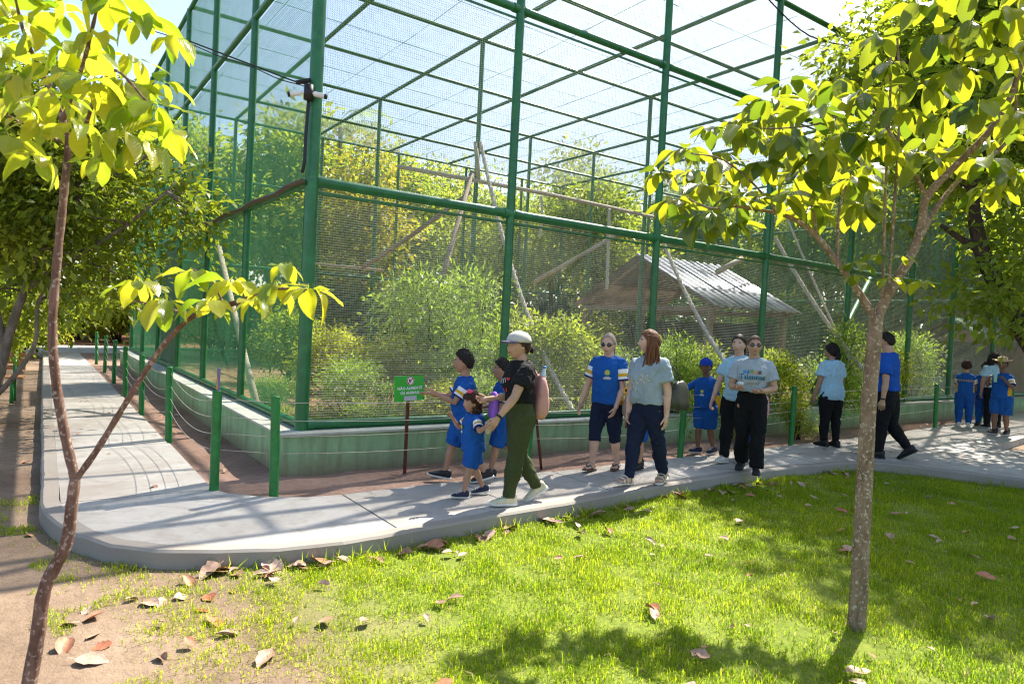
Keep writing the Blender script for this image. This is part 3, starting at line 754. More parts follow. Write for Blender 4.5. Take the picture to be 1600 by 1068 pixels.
# ------------------------------------------------------------------ park bench beside the side path
bn = empty('park_bench', (-.78, 14.6, GZ), R_(-4), 'wooden slat bench with green legs beside the side path', 'bench')
BW = m_wood('bench_wood', (.30, .13, .06), (.46, .22, .11))
for i in range(4):
    mb = MB(); mb.box((0, -.17 + .115 * i, .44), (1.5, .09, .035)); mb.build('slat', BW, bn, False)
for i in range(3):
    mb = MB(); mb.box((0, .27 + .02 * i, .58 + .11 * i), (1.5, .035, .085), Matrix.Rotation(R_(-12), 3, 'X')); mb.build('slat', BW, bn, False)
for x in (-.6, .6):
    mb = MB(); mb.tube([(x, -.18, 0), (x, -.18, .42)], .03, 8); mb.build('leg', POST_GREEN, bn)
    mb = MB(); mb.tube([(x, .2, 0), (x, .22, .45), (x, .30, .86)], .03, 8); mb.build('leg', POST_GREEN, bn)
    mb = MB(); mb.tube([(x, -.2, .41), (x, .23, .41)], .022, 6); mb.build('seat_rail', POST_GREEN, bn)
# ------------------------------------------------------------------ vegetation
L_BG1 = leaf_mat('leaf_mid_green', (.085, .145, .020), (.16, .22, .030), .52, rough=.45, spec=.3, tdir=(.48, .58, .035))
L_BG2 = leaf_mat('leaf_yellow_green', (.17, .185, .022), (.30, .26, .028), .54, rough=.45, spec=.3, tdir=(.52, .58, .035))
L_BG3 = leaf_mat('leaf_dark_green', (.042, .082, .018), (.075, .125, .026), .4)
L_GOLD = leaf_mat('leaf_golden', (.14, .16, .022), (.25, .21, .03), .5, rough=.45, spec=.3, tdir=((.36, .48, .03), (.60, .50, .03)))
L_SHR = leaf_mat('leaf_shrub', (.12, .20, .035), (.22, .30, .055), .5, rough=.4, spec=.3, tdir=(.42, .60, .05))
L_SAP = leaf_mat('leaf_sapling_yellow', (.14, .20, .014), (.26, .28, .018), .55, .25, rough=.25, spec=.8, veins=True, tdir=((.30, .48, .02), (.80, .76, .03)))
L_RT = leaf_mat('leaf_broad_green', (.060, .11, .014), (.12, .17, .018), .50, .35, rough=.28, spec=.6, veins=True, tdir=((.16, .27, .015), (.58, .57, .02)))
BARK1 = m_bark('bark_grey', (.10, .075, .055), (.26, .21, .165), 16)
BARK2 = m_bark('bark_dark', (.030, .020, .017), (.10, .068, .052), 14)
BARK_R = m_bark('bark_speckled', (.16, .10, .060), (.33, .235, .16), 26, (.50, .44, .35))
BARK_L = m_bark('bark_sapling', (.10, .050, .035), (.24, .145, .11), 26, (.42, .33, .27), .6)

def leaf_arrays(P, D, N, size, aspect=.42, droop=.25):
    """one rhombic, slightly folded leaf per row"""
    D = D / np.linalg.norm(D, axis=1, keepdims=True)
    S = np.cross(D, N); S /= np.maximum(np.linalg.norm(S, axis=1, keepdims=True), 1e-6)
    U = np.cross(S, D); L = size[:, None]
    mid = P + D * L * .45 + U * L * .04
    a = mid + S * L * aspect * .5 + U * L * .05; b = mid - S * L * aspect * .5 + U * L * .05
    tip = P + D * L - U * L * droop * .5
    V = np.stack([P, a, tip, b], 1).reshape(-1, 3)
    F = np.arange(len(P) * 4, dtype=np.int32).reshape(-1, 4)
    return V, F
def crown_leaves(rng, lobes, clumps, per, sig, size, aspect=.45, out=.55, up=.35):
    lob = np.array(lobes, float); vol = lob[:, 3] * lob[:, 4] * lob[:, 5]; pick = rng.choice(len(lob), clumps, p=vol / vol.sum())
    d = rng.normal(size=(clumps, 3)); d /= np.linalg.norm(d, axis=1, keepdims=True)
    r = rng.uniform(.25, 1, clumps) ** .45
    C = lob[pick, :3] + d * r[:, None] * lob[pick, 3:]
    per_i = rng.integers(int(per * .4), int(per * 1.6), clumps); idx = np.repeat(np.arange(clumps), per_i); n = len(idx)
    off = rng.normal(size=(n, 3)) * sig * np.array([1, 1, .7]); P = C[idx] + off
    D = off / sig * .5 + d[idx] * out + rng.normal(size=(n, 3)) * .55 + np.array([0, 0, -.25])
    N = rng.normal(size=(n, 3)) * .6 + np.array([0, 0, up + .5])
    sz = size * rng.uniform(.6, 1.3, n)
    V, F = leaf_arrays(P, D, N, sz, aspect)
    rnd = np.repeat((rng.uniform(0, .55, clumps)[idx] + rng.uniform(0, .42, n)), 4)
    return V, F, rnd, C
def limb(mb, a, b, r0, r1, rng, wob=.12, n=6, seg=7):
    a, b = Vector(a), Vector(b); L = (b - a).length; pts = []; rs = []
    for i in range(n + 1):
        t_ = i / n; w_ = wob * L * math.sin(math.pi * t_) * .5
        pts.append(a.lerp(b, t_) + Vector((rng.normal() * w_ * .5, rng.normal() * w_ * .5, w_ * .6))); rs.append(r0 + (r1 - r0) * t_)
    mb.tube(pts, rs, seg)
def tree_proto(seed, H, lobes, clumps, per, sig, size, tr, lmat, bmat, aspect=.45, trunk_top=None, lean=(0, 0)):
    rng = np.random.default_rng(seed)
    V, F, rnd, C = crown_leaves(rng, lobes, clumps, per, sig, size, aspect)
    crown = np_mesh('crown', V, F, [lmat], False, {'rnd': rnd})
    mb = MB(); top = Vector((lean[0], lean[1], trunk_top or H * .55))
    limb(mb, (0, 0, -.1), top, tr, tr * .55, rng, .06, 8, 10)
    for l in lobes:
        c = Vector(l[:3]); k = Vector((0, 0, 0)).lerp(top, rng.uniform(.55, .95)); limb(mb, k, c, tr * .42, tr * .14, rng, .2)
        for q in C[rng.choice(len(C), min(5, len(C)), False)]:
            if (Vector(q) - c).length < max(l[3:]) * 1.3: limb(mb, c, q, tr * .14, tr * .04, rng, .2, 4, 5)
    return crown, mb.mesh('trunk', bmat)
def lobes_round(rng, H, Rw, n, z0=.45):
    r = []
    for i in range(n):
        th = rng.uniform(0, 6.28); q = Rw * rng.uniform(.15, .62); z = H * rng.uniform(z0, .86)
        s_ = Rw * rng.uniform(.34, .55); r.append((q * math.cos(th), q * math.sin(th), z, s_, s_, s_ * .75))
    r.append((0, 0, H * .85, Rw * .4, Rw * .4, H * .13)); return r
_rng = np.random.default_rng(5)
PROTO = {
 'mid': tree_proto(1, 9, lobes_round(_rng, 9, 3.4, 9, .38), 150, 48, .42, .27, .17, L_BG1, BARK1),
 'mid2': tree_proto(2, 9, lobes_round(_rng, 9, 3.0, 8, .35), 140, 48, .40, .25, .15, L_BG1, BARK1),
 'yellow': tree_proto(3, 8, lobes_round(_rng, 8, 3.0, 8, .36), 130, 50, .38, .23, .15, L_BG2, BARK1),
 'gold': tree_proto(4, 8, lobes_round(_rng, 8, 2.8, 8, .40), 120, 46, .38, .22, .14, L_GOLD, BARK1),
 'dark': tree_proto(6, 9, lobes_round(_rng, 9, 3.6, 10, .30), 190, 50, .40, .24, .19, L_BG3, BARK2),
}
def plant_tree(kind, base, H, wide, rz, label, group=None, name='tree'):
    crown, trunk = PROTO[kind]; h0 = 9 if kind in ('mid', 'mid2', 'dark') else 8
    root = empty(name, base, rz, label, 'tree', group)
    s_ = H / h0
    for nm, me in (('trunk', trunk), ('crown', crown)):
        o = link(nm, me, root); o.scale = (s_ * wide, s_ * wide, s_)
    return root
def top_height(px, top_py, d):
    return at(px, top_py, d).z
LMK = [(345, 'the far end of the side mesh'), (420, 'the second side post'), (500, 'the corner post'), (565, 'the no feeding sign'), (640, 'the dark leaning pole'), (715, 'the tall inner post'), (780, 'the second front post'), (858, 'the sagging rope'), (925, 'the woman in sunglasses and blue'), (990, 'the shelter ridge'), (1060, 'the shelter roof'), (1130, 'the pale slanting rope'), (1210, 'the fourth front post'), (1290, 'the left limb of the lawn tree'), (1370, 'the fork of the lawn tree'), (1450, 'the man in blue'), (1530, 'the far group of children'), (1600, 'the right end of the path'), (1690, 'the shade tree trunk')]
def near(px): return min(LMK, key=lambda q: abs(q[0] - px))[1]
G_B = 'trees behind the aviary'
bgt = [ # px, depth, top py, kind, wide
 (345, 27, 205, 'mid', 1.0), (420, 29, 170, 'mid2', 1.0), (500, 31, 165, 'yellow', 1.0), (565, 26, 212, 'gold', .95), (640, 30, 232, 'mid', .9), (715, 33, 246, 'yellow', .9),
 (780, 29, 262, 'mid2', .9), (858, 33, 222, 'yellow', .8), (925, 30, 268, 'mid', .9), (990, 33, 282, 'mid2', .9), (1060, 36, 262, 'yellow', .9), (1130, 34, 280, 'mid', .9), (1210, 34, 262, 'mid2', .95),
 (1290, 33, 210, 'mid', 1.0), (1370, 35, 180, 'mid2', 1.0), (1450, 33, 160, 'dark', 1.0), (1530, 30, 120, 'mid', 1.0), (1600, 27, 90, 'dark', 1.0), (1690, 25, 60, 'mid', 1.0),
 (250, 33, 180, 'mid2', 1.0), (160, 36, 190, 'mid', 1.1), (70, 34, 210, 'mid', 1.1), (-40, 33, 190, 'mid', 1.1), (300, 42, 190, 'mid', 1.0), (480, 44, 190, 'mid2', 1.1), (800, 46, 285, 'mid', 1.0), (1100, 47, 290, 'dark', 1.0), (-130, 30, 150, 'dark', 1.1), (640, 45, 250, 'dark', 1.1), (950, 44, 290, 'dark', 1.0), (1420, 46, 230, 'mid', 1.1)]
names = {'mid': 'leafy mid green tree standing behind the aviary', 'mid2': 'tall loose green tree standing behind the aviary', 'yellow': 'yellow green tree standing behind the aviary', 'gold': 'golden orange leaved tree standing behind the aviary corner post', 'dark': 'dense dark green tree standing behind the aviary'}
for i, (px, d, ty, kd, wd) in enumerate(bgt):
    b = below(px, d, GZ); H = max(5, top_height(px, ty, d) - GZ)
    lb = {'mid': 'leafy mid green', 'mid2': 'tall loose green', 'yellow': 'yellow green', 'gold': 'golden orange', 'dark': 'dense dark green'}[kd] + (' tree far behind, above ' if d > 40 else ' tree behind the aviary above ') + near(px)
    if px < 280: lb = {250: 'green tree beyond the cross path behind the side mesh', 160: 'wide green tree straight beyond the end of the side path', 70: 'leafy tree beyond the cross path left of the side path', -40: 'green tree beyond the cross path at the left edge', -130: 'dark tree beyond the cross path outside the left edge'}[px]
    plant_tree(kd, b, H, wd, i * 1.7, lb, 'golden tree' if kd == 'gold' else (G_B if px >= 280 else 'trees beyond the cross path'))
# a palm behind the aviary
pm = empty('palm_tree', below(520, 30, GZ), 0, 'feathery palm rising behind the golden tree', 'tree')
mb = MB(); hh = top_height(520, 195, 30); mb.tube([(0, 0, 0), (.2, 0, hh * .5), (0, .1, hh)], [.16, .13, .1], 8); mb.build('trunk', BARK1, pm)
rng = np.random.default_rng(8)
for i in range(13):
    th = i * 2.4; el = rng.uniform(.1, 1.2); P, D, N = [], [], []
    for j in range(26):
        t_ = .25 + j / 26 * 2.6; c = np.array([math.cos(th) * t_ * math.cos(el * .5), math.sin(th) * t_ * math.cos(el * .5), hh + t_ * math.sin(el) - .27 * t_ * t_])
        for s_ in (-1, 1):
            P.append(c); D.append([-math.sin(th) * s_ + .4 * math.cos(th), math.cos(th) * s_ + .4 * math.sin(th), -.5]); N.append([0, 0, 1])
    P, D, N = map(np.array, (P, D, N)); V, F = leaf_arrays(P, D, N, np.full(len(P), .55), .09)
    link('frond', np_mesh('frond', V, F, [L_BG1], False, {'rnd': rng.uniform(0, .6, len(V))}), pm)

# far woodland closing the view
rng = np.random.default_rng(77); P = []
n = 26000; ang = rng.uniform(-1.15, 1.0, n); dd = rng.uniform(48, 70, n); zz = rng.uniform(-.1, 1, n) ** 1.0 * (6 + 2.5 * np.sin(ang * 23) + 1.5 * np.sin(ang * 57))
fw = np.array([RW[0][2], RW[1][2]]); fw /= np.linalg.norm(fw); rt = np.array([fw[1], -fw[0]])
P = np.stack([dd * (fw[0] * np.cos(ang) + rt[0] * np.sin(ang)), dd * (fw[1] * np.cos(ang) + rt[1] * np.sin(ang)), zz], 1)
V, F = leaf_arrays(P, rng.normal(size=(n, 3)), rng.normal(size=(n, 3)) * .6 + [0, 0, 1], rng.uniform(.6, 1.2, n), .6)
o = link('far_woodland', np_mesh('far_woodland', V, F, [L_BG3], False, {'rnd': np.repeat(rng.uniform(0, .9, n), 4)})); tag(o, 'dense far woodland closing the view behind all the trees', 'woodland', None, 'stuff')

# bushes behind the aviary and along the cross path
def bush_proto(seed, H, W, clumps, per, sig, size, m, aspect=.4, upright=False, bm=BARK2):
    rng = np.random.default_rng(seed); lob = []
    for i in range(7):
        th = rng.uniform(0, 6.28); q = W * rng.uniform(.0, .6); z = H * rng.uniform(.25, .8); s_ = W * rng.uniform(.35, .55)
        lob.append((q * math.cos(th), q * math.sin(th), z, s_, s_, H * .22))
    V, F, rnd, C = crown_leaves(rng, lob, clumps, per, sig, size, aspect, .5, .6 if upright else .35)
    mb = MB()
    for q in C[:16]: limb(mb, (rng.normal() * .08, rng.normal() * .08, -.05), q, .028, .008, rng, .15, 5, 5)
    return np_mesh('foliage', V, F, [m], False, {'rnd': rnd}), mb.mesh('stems', bm)
BUSH = [bush_proto(21, 2.6, 1.7, 130, 40, .20, .15, L_BG1), bush_proto(22, 2.4, 1.6, 120, 40, .20, .14, L_BG3), bush_proto(23, 2.4, 1.6, 120, 40, .2, .14, L_BG2)]
SHRUB = [bush_proto(31, 2.4, 1.25, 170, 34, .16, .125, L_SHR, .26, True), bush_proto(32, 2.2, 1.15, 160, 34, .15, .12, L_SHR, .26, True), bush_proto(33, 1.6, 1.1, 120, 34, .14, .115, leaf_mat('leaf_shrub_yellow', (.16, .21, .03), (.30, .30, .05), .5, rough=.4, spec=.3, tdir=(.50, .60, .05)), .28, True)]
def put_bush(pr, base, s_, rz, name, label, group, sz=1.0):
    root = empty(name, base, rz, label, 'shrub', group)
    for nm, me in (('stems', pr[1]), ('foliage', pr[0])):
        o = link(nm, me, root); o.scale = (s_, s_, s_ * sz)
r = random.Random(3)
for i, (px, d) in enumerate([(330, 25), (400, 26.5), (470, 25.5), (545, 27), (610, 26), (690, 27.5), (760, 27), (840, 28), (915, 27.5), (990, 28.5), (1060, 28), (1140, 29), (1230, 29), (1310, 28), (1400, 29)]):
    put_bush(BUSH[i % 3], below(px, d, GZ), r.uniform(1.1, 1.5), i * 1.3, 'bush', ['mid green', 'dark green', 'yellow green'][i % 3] + ' bush behind the back mesh above ' + near(px), 'bushes behind the aviary')
for i, (px, d) in enumerate([(-60, 31), (10, 33), (60, 32.5), (125, 33.5), (185, 33), (240, 33.5), (150, 36)]):
    put_bush(BUSH[(2, 0)[i % 2]], below(px, d, GZ), r.uniform(.8, 1.15), i * 1.1, 'bush', ['yellow green', 'mid green'][i % 2] + ' bush beyond the pale cross path, ' + ['first', 'second', 'third', 'fourth', 'fifth', 'sixth', 'farthest'][i] + ' from the left', 'bushes beyond the cross path')
# shrubs planted inside the aviary: px, depth, scale, proto, z-stretch
for i, (px, d, s_, k, sz) in enumerate([(545, 10.4, .62, 0, .8), (610, 11.6, .85, 1, 1.0), (672, 12.4, 1.02, 0, 1.22), (735, 11.8, .95, 1, 1.2), (800, 12.6, .9, 2, 1.35), (862, 11.2, .85, 0, 1.1), (905, 12.2, .85, 2, 1.2), (590, 9.4, .42, 1, .8), (690, 9.8, .55, 2, .9), (955, 13.6, .6, 1, 1.0), (1060, 10.8, .62, 0, 1.25), (1105, 11.6, .72, 2, 1.3), (1150, 11.2, .5, 1, 1.1), (1215, 12.5, .6, 0, 1.2), (1250, 11.4, .45, 2, 1.0), (1300, 13.5, .75, 1, 1.2), (1000, 11.6, .45, 0, 1.0), (760, 10.0, .5, 0, .9), (1385, 15, .8, 2, 1.3), (430, 11.5, .4, 0, .7), (520, 14.5, .9, 1, 1.0), (455, 16, .9, 0, 1.0), (1430, 17, .8, 0, 1.2)]):
    lb = ['narrow leaved green', 'glossy green', 'yellowish'][k] + ' shrub inside the aviary ' + ['right beside the corner post', 'behind the no feeding sign', 'behind the dark leaning pole, tall', 'behind the reaching boy', 'behind the woman in the grey cap', 'in front of the sagging rope', 'left of the woman in sunglasses and blue', 'low and small before the no feeding sign', 'low in front of the dark leaning pole', 'at the left post of the shelter', 'right of the auburn haired woman', 'behind the boy in the blue cap', 'behind the woman in glasses', 'left of the woman in the light blue tunic', 'behind the woman in the light blue tunic', 'right of the thick grey rope', 'low behind the auburn haired woman', 'low behind the hidden boy', 'behind the man in blue', 'small and low inside the side mesh', 'far back right of the corner post', 'far back inside the side mesh', 'at the right end by the pond wall'][i]
    put_bush(BUSH[(0, 2, 2)[k]] if i in (1, 5, 13, 20, 21, 8, 16) else SHRUB[k], below(px, d, .0), s_ * (.75 if i in (1, 5, 13, 20, 21, 8, 16) else 1), i * 2.1, 'shrub', lb, 'shrubs inside the aviary', sz)

# terracotta roofed buildings far behind at the right
def pavilion(base, rz, L, W, hw, hr, label):
    root = empty('pavilion', base, rz, label, 'building')
    mb = MB(); mb.box((0, 0, hw / 2), (L, W, hw)); mb.build('wall', mat('salmon_render', (.48, .25, .17), .85, .12, 1), root, False)
    for sx in (-1, 0, 1):
        mb = MB(); mb.box((sx * L * .3, -W / 2 - .01, hw * .5), (1.1, .06, hw * .62)); mb.build('window', mat('dark_opening', (.03, .035, .035), .3), root, False)
    TILE = [mat('clay_tile_a', (.46, .20, .13), .8, .2, 2), mat('clay_tile_b', (.54, .27, .19), .8, .2, 2)]
    nx = 24
    for s_ in (-1, 1):
        for i in range(nx):
            x = -L / 2 - .5 + (L + 1) * i / nx; wd = (L + 1) / nx
            mb = MB(); mb.tube([(x + wd / 2, s_ * (W / 2 + .6), hw - .05), (x + wd / 2, 0, hw + hr)], [(wd * .46, .07)] * 2, 6)
            mb.build('tile_row', TILE[i % 2], root)
    return root
pavilion(below(1440, 33, GZ), R_(20), 13, 6, 2.5, 1.6, 'salmon walled pavilion with clay tile roof behind the right mesh')
pavilion(below(1640, 27, GZ), R_(15), 11, 6, 2.4, 1.5, 'clay roofed pavilion at the far right edge behind the group')

# ------------------------------------------------------------------ large-leaved trees
def big_leaf(name, m, W=.5, fold=.12, droop=.35, wave=.04, seed=0, ns=8, tipx=1.6):
    rng = random.Random(seed); V = []; F = []
    for i in range(ns + 1):
        t_ = i / ns; w_ = W * .5 * (math.sin(math.pi * t_ ** 1.02) ** .72) if 0 < t_ < 1 else 0.004
        z = -droop * t_ * t_
        for j, sgn in enumerate((-1, -.5, 0, .5, 1)):
            wz = wave * math.sin(t_ * 9 + seed + sgn * 2) * abs(sgn)
            V.append((t_, sgn * w_, z + abs(sgn) * w_ * fold * 2 + wz * (1 if 0 < t_ < 1 else 0)))
    for i in range(ns):
        for j in range(4): F.append((i * 5 + j, (i + 1) * 5 + j, (i + 1) * 5 + j + 1, i * 5 + j + 1))
    b = len(V)                                   # petiole
    V += [(-.22, -.008, .02), (-.22, .008, .02), (.02, .008, 0), (.02, -.008, 0)]; F.append((b, b + 1, b + 2, b + 3))
    return np_mesh('leaf', V, F, [m], True, {'rnd': [0.0] * len(V)})
def orient(d, n):
    d = Vector(d).normalized(); n = Vector(n); n = (n - d * n.dot(d)).normalized(); s_ = n.cross(d)
    return Matrix((d, s_, n)).transposed()
def skeleton(mb, lines, n=5, seg=9):
    for pts, r0, r1 in lines:
        P = smooth_pts(pts, n); k = len(P); mb.tube(P, [r0 + (r1 - r0) * i / (k - 1) + .0012 * math.sin(i * 2.3) for i in range(k)], seg)
def leafy(root, base, leaves, meshes, cap=300, stuff_mat=None):
    """leaves: (pos, rotation matrix, length); the first cap are single leaf objects"""
    for i, (p, rot, L) in enumerate(leaves[:cap]):
        o = link('leaf', meshes[i % len(meshes)], root); m4 = rot.to_4x4(); m4.translation = p - base
        o.matrix_basis = m4 @ Matrix.Scale(L, 4)
    rest = leaves[cap:]
    if rest:
        V, F, b = [], [], 0
        for i, (p, rot, L) in enumerate(rest):
            me = meshes[i % len(meshes)]; 
            for v in me.vertices: V.append(tuple(rot @ (v.co * L) + p - base))
            for f in me.polygons: F.append(tuple(k + b for k in f.vertices))
            b += len(me.vertices)
        o = link('foliage', np_mesh('foliage', V, F, [stuff_mat], True, {'rnd': np.repeat(np.random.default_rng(3).uniform(0, 1, len(rest)), len(meshes[0].vertices))}), root); o['kind'] = 'stuff'
def whorl(rng, c, n, L, droop=(.1, .9), spread=1.0, bias=None):
    r = []; th0 = rng.uniform(0, 6.28)
    for i in range(n):
        th = th0 + 6.283 * i / n + rng.uniform(-.35, .35); dr = rng.uniform(*droop)
        d = Vector((math.cos(th), math.sin(th), -dr)); 
        if bias is not None: d += bias * rng.uniform(.2, .8)
        d.normalize(); nrm = Vector((rng.uniform(-.45, .45), rng.uniform(-.45, .45), 1))
        l_ = L * rng.uniform(.68, 1.18)
        r.append((c + Vector((math.cos(th), math.sin(th), .1)) * .22 * l_, orient(d, nrm), l_))
    return r

# sapling at the left edge, close to the camera
rng = random.Random(12)
LM = [big_leaf('leaf', L_SAP, .50, .10, .28, .03, 1), big_leaf('leaf', L_SAP, .56, .16, .45, .04, 2), big_leaf('leaf', L_SAP, .46, .06, .12, .03, 5), big_leaf('leaf', L_SAP, .52, .22, .6, .05, 9)]
sb = ground_at(36, 1108, GZ); sap = empty('sapling', sb, 0, 'thin forked sapling with sunlit yellow green leaves close at left', 'tree')
D0 = 2.92; T = lambda px, py, d=D0: at(px, py, d)
mb = MB(); W2 = lambda pts: [p - sb for p in pts]
skeleton(mb, [(W2([T(36, 1118), T(58, 1000), T(70, 920), T(103, 850), T(112, 790), T(118, 745)]), 0.0310, 0.0216),
              (W2([T(118, 748), T(104, 690), T(88, 600), T(82, 510), T(90, 400), T(100, 300), T(106, 230), T(96, 178)]), 0.0209, 0.0137),
              (W2([T(116, 752), T(150, 705), T(190, 640), T(240, 560, 2.88), T(280, 512, 2.85), T(320, 485, 2.82), T(380, 472, 2.8)]), 0.0144, 0.0086),
              (W2([T(320, 485, 2.82), T(370, 470, 2.78), T(430, 452, 2.72), T(480, 452, 2.7)]), 0.0072, 0.0043), (W2([T(300, 498, 2.83), T(260, 480, 2.9), T(210, 470, 2.95)]), 0.0065, 0.0036),
              (W2([T(350, 476, 2.8), T(330, 440, 2.85), T(300, 420, 2.9)]), 0.0058, 0.0036), (W2([T(105, 235), T(130, 205, 2.9), T(150, 150, 2.8), T(180, 110, 2.7), T(230, 160, 2.65)]), 0.0101, 0.0043),
              (W2([T(96, 180), T(70, 120, 2.9), T(40, 60, 2.85), T(20, -20, 2.8)]), 0.0115, 0.0050), (W2([T(98, 190), T(130, 100, 2.85), T(150, 20, 2.8), T(170, -60, 2.8)]), 0.0101, 0.0043),
              (W2([T(104, 225), T(50, 200, 2.75), T(10, 180, 2.6)]), 0.0079, 0.0043), (W2([T(150, 150, 2.8), T(200, 200, 2.85), T(225, 235, 2.9)]), 0.0058, 0.0036)])
mb.build('trunk', BARK_L, sap)
lv = []
for px, py, d, n, L, b in [(40, 40, 2.75, 6, .17, None), (95, 20, 2.9, 6, .17, None), (150, 55, 2.8, 6, .17, None), (20, 120, 2.6, 6, .18, None), (80, 105, 2.6, 6, .17, None), (140, 125, 2.6, 6, .17, None), (195, 130, 2.75, 6, .16, None), (240, 165, 2.7, 6, .16, None), (60, 190, 2.5, 6, .18, None), (120, 195, 2.45, 5, .18, None), (185, 205, 2.6, 6, .17, None), (225, 225, 2.7, 5, .16, None), (10, 215, 2.9, 5, .18, None), (250, 130, 2.9, 5, .15, None), (170, -10, 2.8, 6, .17, None), (60, -40, 2.8, 6, .18, None), (-40, 60, 2.8, 6, .18, None), (-50, 170, 2.8, 6, .18, None), (160, 250, 2.75, 4, .16, None), (110, 150, 3.1, 5, .17, None), (30, 160, 3.1, 5, .17, None), (205, 90, 3.0, 5, .16, None), (-20, -10, 2.7, 6, .18, None), (110, -60, 2.7, 6, .18, None),
      (270, 60, 2.9, 6, .16, None), (265, 205, 2.8, 5, .15, None), (60, 245, 2.7, 5, .17, None), (0, 70, 2.9, 6, .18, None), (120, 70, 3.0, 6, .17, None), (170, 170, 3.0, 6, .16, None), (85, 150, 2.4, 5, .17, None), (30, 20, 3.0, 6, .18, None), (215, 30, 2.9, 5, .16, None), (215, 440, 2.95, 6, .165, None), (300, 425, 2.9, 6, .16, None), (365, 440, 2.85, 6, .16, None), (430, 445, 2.75, 6, .16, None), (482, 452, 2.7, 6, .14, None), (330, 470, 2.7, 6, .15, None), (260, 470, 2.75, 5, .16, None), (400, 470, 2.65, 5, .16, None), (445, 415, 2.85, 4, .12, None)]:
    lv += whorl(rng, at(px, py, d), n + 2, L * rng.uniform(.6, 1.0), (-.2, 1.2), 1.0, b)
leafy(sap, sb, lv, LM, 300, L_SAP)

# broad-leaved tree on the lawn at the right
rng = random.Random(31)
RM = [big_leaf('leaf', L_RT, .52, .10, .22, .03, 1), big_leaf('leaf', L_RT, .58, .14, .38, .03, 3), big_leaf('leaf', L_RT, .48, .06, .10, .02, 6), big_leaf('leaf', L_RT, .54, .2, .5, .04, 8)]
tb = ground_at(1337, 990, GZ); rt_ = empty('lawn_tree', tb, 0, 'young broad leaved tree with speckled straight trunk on the lawn', 'tree')
d0 = 4.17; T = lambda px, py, d=d0: at(px, py, d); W2 = lambda pts: [p - tb for p in pts]
mb = MB()
skeleton(mb, [(W2([T(1336, 1004), T(1340, 950), T(1345, 860), T(1351, 740), T(1358, 620), T(1366, 530), T(1369, 492)]), 0.0547, 0.0395),
              (W2([T(1369, 500), T(1345, 462), T(1326, 434), T(1282, 376), T(1250, 348), T(1214, 333), T(1149, 322, 4.1)]), 0.0258, 0.0091),
              (W2([T(1369, 500), T(1392, 452), T(1425, 398), T(1440, 350), T(1448, 308), T(1490, 262), T(1542, 210, 4.0), T(1575, 160, 3.9), T(1596, 100, 3.8), T(1620, 20, 3.7)]), 0.0319, 0.0122),
              (W2([T(1430, 385), T(1460, 330, 4.3), T(1500, 280, 4.4), T(1560, 235, 4.5), T(1583, 200, 4.5), T(1590, 120, 4.5)]), 0.0198, 0.0084),
              (W2([T(1446, 305), T(1425, 265), T(1401, 225), T(1375, 185), T(1345, 158)]), 0.0137, 0.0061),
              (W2([T(1378, 470), T(1381, 400), T(1384, 290), T(1390, 180), T(1392, 90)]), 0.0099, 0.0061), (W2([T(1388, 462), T(1392, 400), T(1400, 280), T(1406, 150), T(1402, 60)]), 0.0099, 0.0061),
              (W2([T(1310, 408), T(1309, 360), T(1312, 325), T(1322, 290)]), 0.0106, 0.0061), (W2([T(1276, 372), T(1272, 335), T(1258, 290), T(1240, 240)]), 0.0091, 0.0046),
              (W2([T(1150, 322), T(1110, 325, 4.0), T(1075, 310, 3.95)]), 0.0076, 0.0038), (W2([T(1214, 333), T(1180, 290, 4.0), T(1130, 250, 3.9), T(1080, 240, 3.8)]), 0.0076, 0.0038),
              (W2([T(1345, 158), T(1290, 190, 4.0), T(1230, 200, 3.9), T(1170, 200, 3.9)]), 0.0068, 0.0038)])
mb.build('trunk', BARK_R, rt_)
